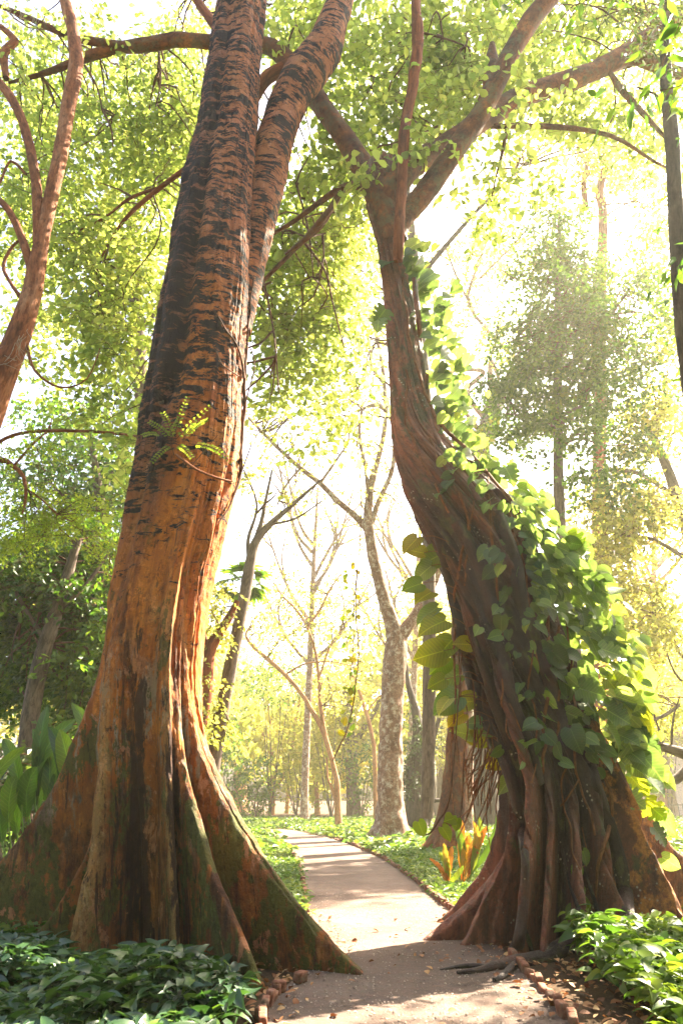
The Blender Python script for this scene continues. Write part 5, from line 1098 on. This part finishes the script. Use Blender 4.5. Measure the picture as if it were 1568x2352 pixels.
# low bushes in the middle distance
for (px, py, rx, ry, n, lab, lm) in [(560, 1800, 60, 90, 60, 'hazy green bush beside the leaning trunk', 'leaf_mid'), (700, 1780, 90, 80, 70, 'bushy thicket between the two thin orange trees', 'leaf_far'), (830, 1780, 60, 90, 60, 'green thicket left of the pale forked trunk', 'leaf_mid'),
                                 (520, 1700, 40, 80, 50, 'tall bush behind the right flank of the big left tree', 'leaf_mid'), (620, 1560, 80, 70, 90, 'rounded green crown far behind the young tree', 'leaf_mid'), (1100, 1800, 50, 90, 90, 'leafy shrub in the gap left of the fig', 'leaf_mid'), (1000, 1690, 60, 90, 70, 'loose bush above the ivy clad trunk', 'leaf_far'), (1480, 1760, 90, 110, 90, 'yellow green bush right of the fig root skirt', 'leaf_far'), (680, 1680, 80, 70, 80, 'pale rounded bush crown between the young tree and the thin leaning tree', 'leaf_far'), (760, 1600, 70, 80, 70, 'wispy yellow bush crown over the middle of the path end', 'leaf_far'), (1120, 1640, 50, 90, 80, 'tall loose shrub behind the hanging aerial stems', 'leaf_far'), (590, 1790, 50, 70, 60, 'dense low shrub left of the forked young tree', 'leaf_mid'), (960, 1560, 50, 80, 60, 'high wispy shrub right of the pale forked trunk', 'leaf_far'), (1540, 1650, 60, 90, 90, 'pale yellow shrub crown at the right edge above the grey limbs', 'leaf_far'), (30, 1800, 90, 110, 110, 'dark bush behind the paddle leaved plants', 'leaf_dark')]:
    Y = ground_y(1880) if px > 40 else 16
    b = P(px, 1880, Y); b[2] = 0; t = thing('shrub', lab, 'shrub', b, 'shrubs under the far trees')
    cl = cloud([(px, py, rx, ry, Y, 2, int(n * 1.6))], .32 if px > 40 else .2, 10, 1.1, .3, 1.0, .05, False, .4)
    tb = Tubes()
    for i in range(5):
        e = cl['c'][R.randint(len(cl['c']))]; tb.add([[*b, .06], [*((b + e) / 2 + R.normal(0, .2, 3)), .04], [*e, .015]], 6, .3)
    tb.build('stem', M['bark_grey'], t)
    crown(t, cl, T_DIA, M[lm], None, 0, frac=.5, twigr=.012, name='foliage')

# trailing strands of moss hung on the upper-left boughs
for i, (px, py, lab) in enumerate([(70, 0, 'pale trailing moss strands hung from the top left boughs'), (30, 790, 'tangle of pale fibres caught on the orange forked trunk'), ]):
    Yy = (10.6, 9.8, 9.2)[i]; t = thing('hanging_moss', lab, 'moss', P(px, py, Yy), None); tb = Tubes()
    for j in range(26):
        a = P(px + R.uniform(-50, 50) * (1 if i != 2 else .4), py + R.uniform(-40, 40), Yy); L = R.uniform(.3, 1.1) * (1, .5, .8)[i]
        tb.add([[*a, .004], [*(a + [R.normal(0, .05), 0, -L * .5]), .004], [*(a + [R.normal(0, .12), R.normal(0, .1), -L]), .002]], 3, .2, wob=.04)
    tb.build('foliage', M['litter_pale'], t)
# pale building, railing and parked car glimpsed at the right edge
bd = thing('building', 'pale pinkish building glimpsed through leaves low at the right edge', 'building', (38, 66, 0))
def box(name, x0, x1, y0, y1, z0, z1, mat, par):
    v = [(x, y, z) for z in (z0, z1) for y in (y0, y1) for x in (x0, x1)]
    o = rawmesh(name, v, [(0, 2, 3, 1), (4, 5, 7, 6), (0, 1, 5, 4), (2, 6, 7, 3), (0, 4, 6, 2), (1, 3, 7, 5)], mat, smooth=False)
    return adopt(o, par) if par else o
box('wall', 28, 52, 62.0, 72, 0, 6.5, M['render_wall'], bd); box('roof', 27.6, 52.4, 61.6, 72.4, 6.503, 6.9, M['roof'], bd)
for i in range(6):
    wd_ = box('window', 29.5 + i * 3.6, 31 + i * 3.6, 61.94, 61.998, 1.4, 3.4, M['dark_glass'], bd); box('window', 29.5 + i * 3.6, 31 + i * 3.6, 61.94, 61.998, 4.4, 5.8, M['dark_glass'], bd)
fe = thing('railing_fence', 'low dark railing with thin upright bars in front of the pale building', 'fence', (32, 50, 0))
for i in range(60): box('bar', 22 + i * .3, 22.035 + i * .3, 50, 50.03, 0, 1.25, M['dark_metal'], fe)
box('rail', 21.9, 40, 49.96, 49.997, 1.1, 1.16, M['dark_metal'], fe); box('rail', 21.9, 40, 49.96, 49.997, .15, .2, M['dark_metal'], fe)
ca = thing('parked_car', 'white parked car seen small between the fig and the right edge', 'car', (24.5, 47, 0))
prof = np.array([(-2.1, .35), (-2.15, .75), (-1.95, .98), (-1.25, 1.05), (-.75, 1.45), (.8, 1.48), (1.45, 1.08), (2.0, .98), (2.15, .7), (2.1, .35)])
cvv = []; 
for yy in (-.8, .8):
    for (x, z) in prof: cvv.append((24.5 + x, 47 + yy * (1 if z < 1.1 else .85), z))
n = len(prof); me = bpy.data.meshes.new('body'); me.from_pydata(cvv, [], [tuple(range(n)), tuple(range(2 * n - 1, n - 1, -1))] + [(i, i + n, (i + 1) % n + n, (i + 1) % n) for i in range(n)]); me.materials.append(M['white_paint'])
o = bpy.data.objects.new('body', me); COL.objects.link(o); adopt(o, ca)
for (x0, x1) in ((-.95, -.05), (.05, 1.0)):
    me = bpy.data.meshes.new('window'); me.from_pydata([(24.5 + x0 - .1, 46.22, 1.06), (24.5 + x1 + .1, 46.22, 1.06), (24.5 + x1 - .1, 46.29, 1.4), (24.5 + x0 + .15, 46.29, 1.4), (24.5 + x0 - .1, 46.26, 1.06), (24.5 + x1 + .1, 46.26, 1.06)], [], [(0, 1, 2, 3), (0, 4, 5, 1)]); me.materials.append(M['dark_glass'])
    o = bpy.data.objects.new('window', me); COL.objects.link(o); adopt(o, ca)
for x in (-1.35, 1.35):
    for y in (-.78, .78):
        tb = Tubes(); tb.add([[24.5 + x, 47 + y - .1, .32, .05], [24.5 + x, 47 + y - .1, .32, .32], [24.5 + x, 47 + y + .1, .32, .32], [24.5 + x, 47 + y + .1, .32, .05]], 20, .05); tb.build('wheel', M['dark_metal'], ca)
# far-off wood that reads as one mass
wc = []
for i in range(5200):
    x = R.uniform(-75, 75); y = R.uniform(64, 84); top = 19 + 7 * float(vnoise(np.array([[x * .12, y * .05, 0]]))[0]) - 5 * math.exp(-((x + 1) / 9) ** 2)
    wc.append((x, y, R.uniform(0.3, 1) ** .9 * top))
wc = np.array(wc); wc = wc[(fbm(wc * [.22, .22, .3], 3) > -.15) | (wc[:, 2] < 5)]; k = 8; n = len(wc)
pos = wc[:, None] + R.normal(0, .9, (n, k, 3)); tone = np.clip(.5 + .4 * vnoise(wc * .2)[:, None] + R.normal(0, .15, (n, k)), 0, 1)
tag(leaf_mesh('woodland_leaf_mass', pos.reshape(-1, 3), R.normal(0, 1, (n * k, 3)), R.normal(0, 1, (n * k, 3)) + [0, -.6, 0], R.uniform(.6, 1.3, n * k), T_DIA, M['leaf_far'], None, tone.ravel(), False), 'hazy yellow green woodland closing the view far behind', None, None, 'stuff')

# unseen leaf mass added behind the viewpoint to cut sky light on the fronts
n = 3000; a = R.uniform(PI * .96, PI * 2.04, n); rr_ = R.uniform(15, 26, n)
wc = np.stack([np.cos(a) * rr_ * 1.15, np.sin(a) * rr_ + 2, R.uniform(.3, 17, n)], -1)
pos = wc[:, None] + R.normal(0, .8, (n, 6, 3))
tag(leaf_mesh('woodland_leaf_mass', pos.reshape(-1, 3), R.normal(0, 1, (n * 6, 3)), R.normal(0, 1, (n * 6, 3)), R.uniform(.8, 1.6, n * 6), T_DIA, M['leaf_mid'], None, None, False), 'tall leaf mass added behind the viewpoint to hold back sky light', None, None, 'stuff')
# ------------------------------------------------------------------ haze
HZ = 0.00095
k = N('haze'); v = k.n('VolumePrincipled'); v.inputs['Color'].default_value = (1.0, 0.94, 0.76, 1); v.inputs['Density'].default_value = HZ; v.inputs['Anisotropy'].default_value = 0.42
k.l(v.outputs[0], k.out.inputs['Volume'])
k.m.cycles.homogeneous_volume = True
hb = [(x, y, z) for z in (-1.1, 36) for y in (-32, 95) for x in (-85, 85)]
hq = [(0, 2, 3, 1), (4, 5, 7, 6), (0, 1, 5, 4), (2, 6, 7, 3), (0, 4, 6, 2), (1, 3, 7, 5)]
tag(rawmesh('haze', hb, hq, k.m, smooth=False), kind='stuff')
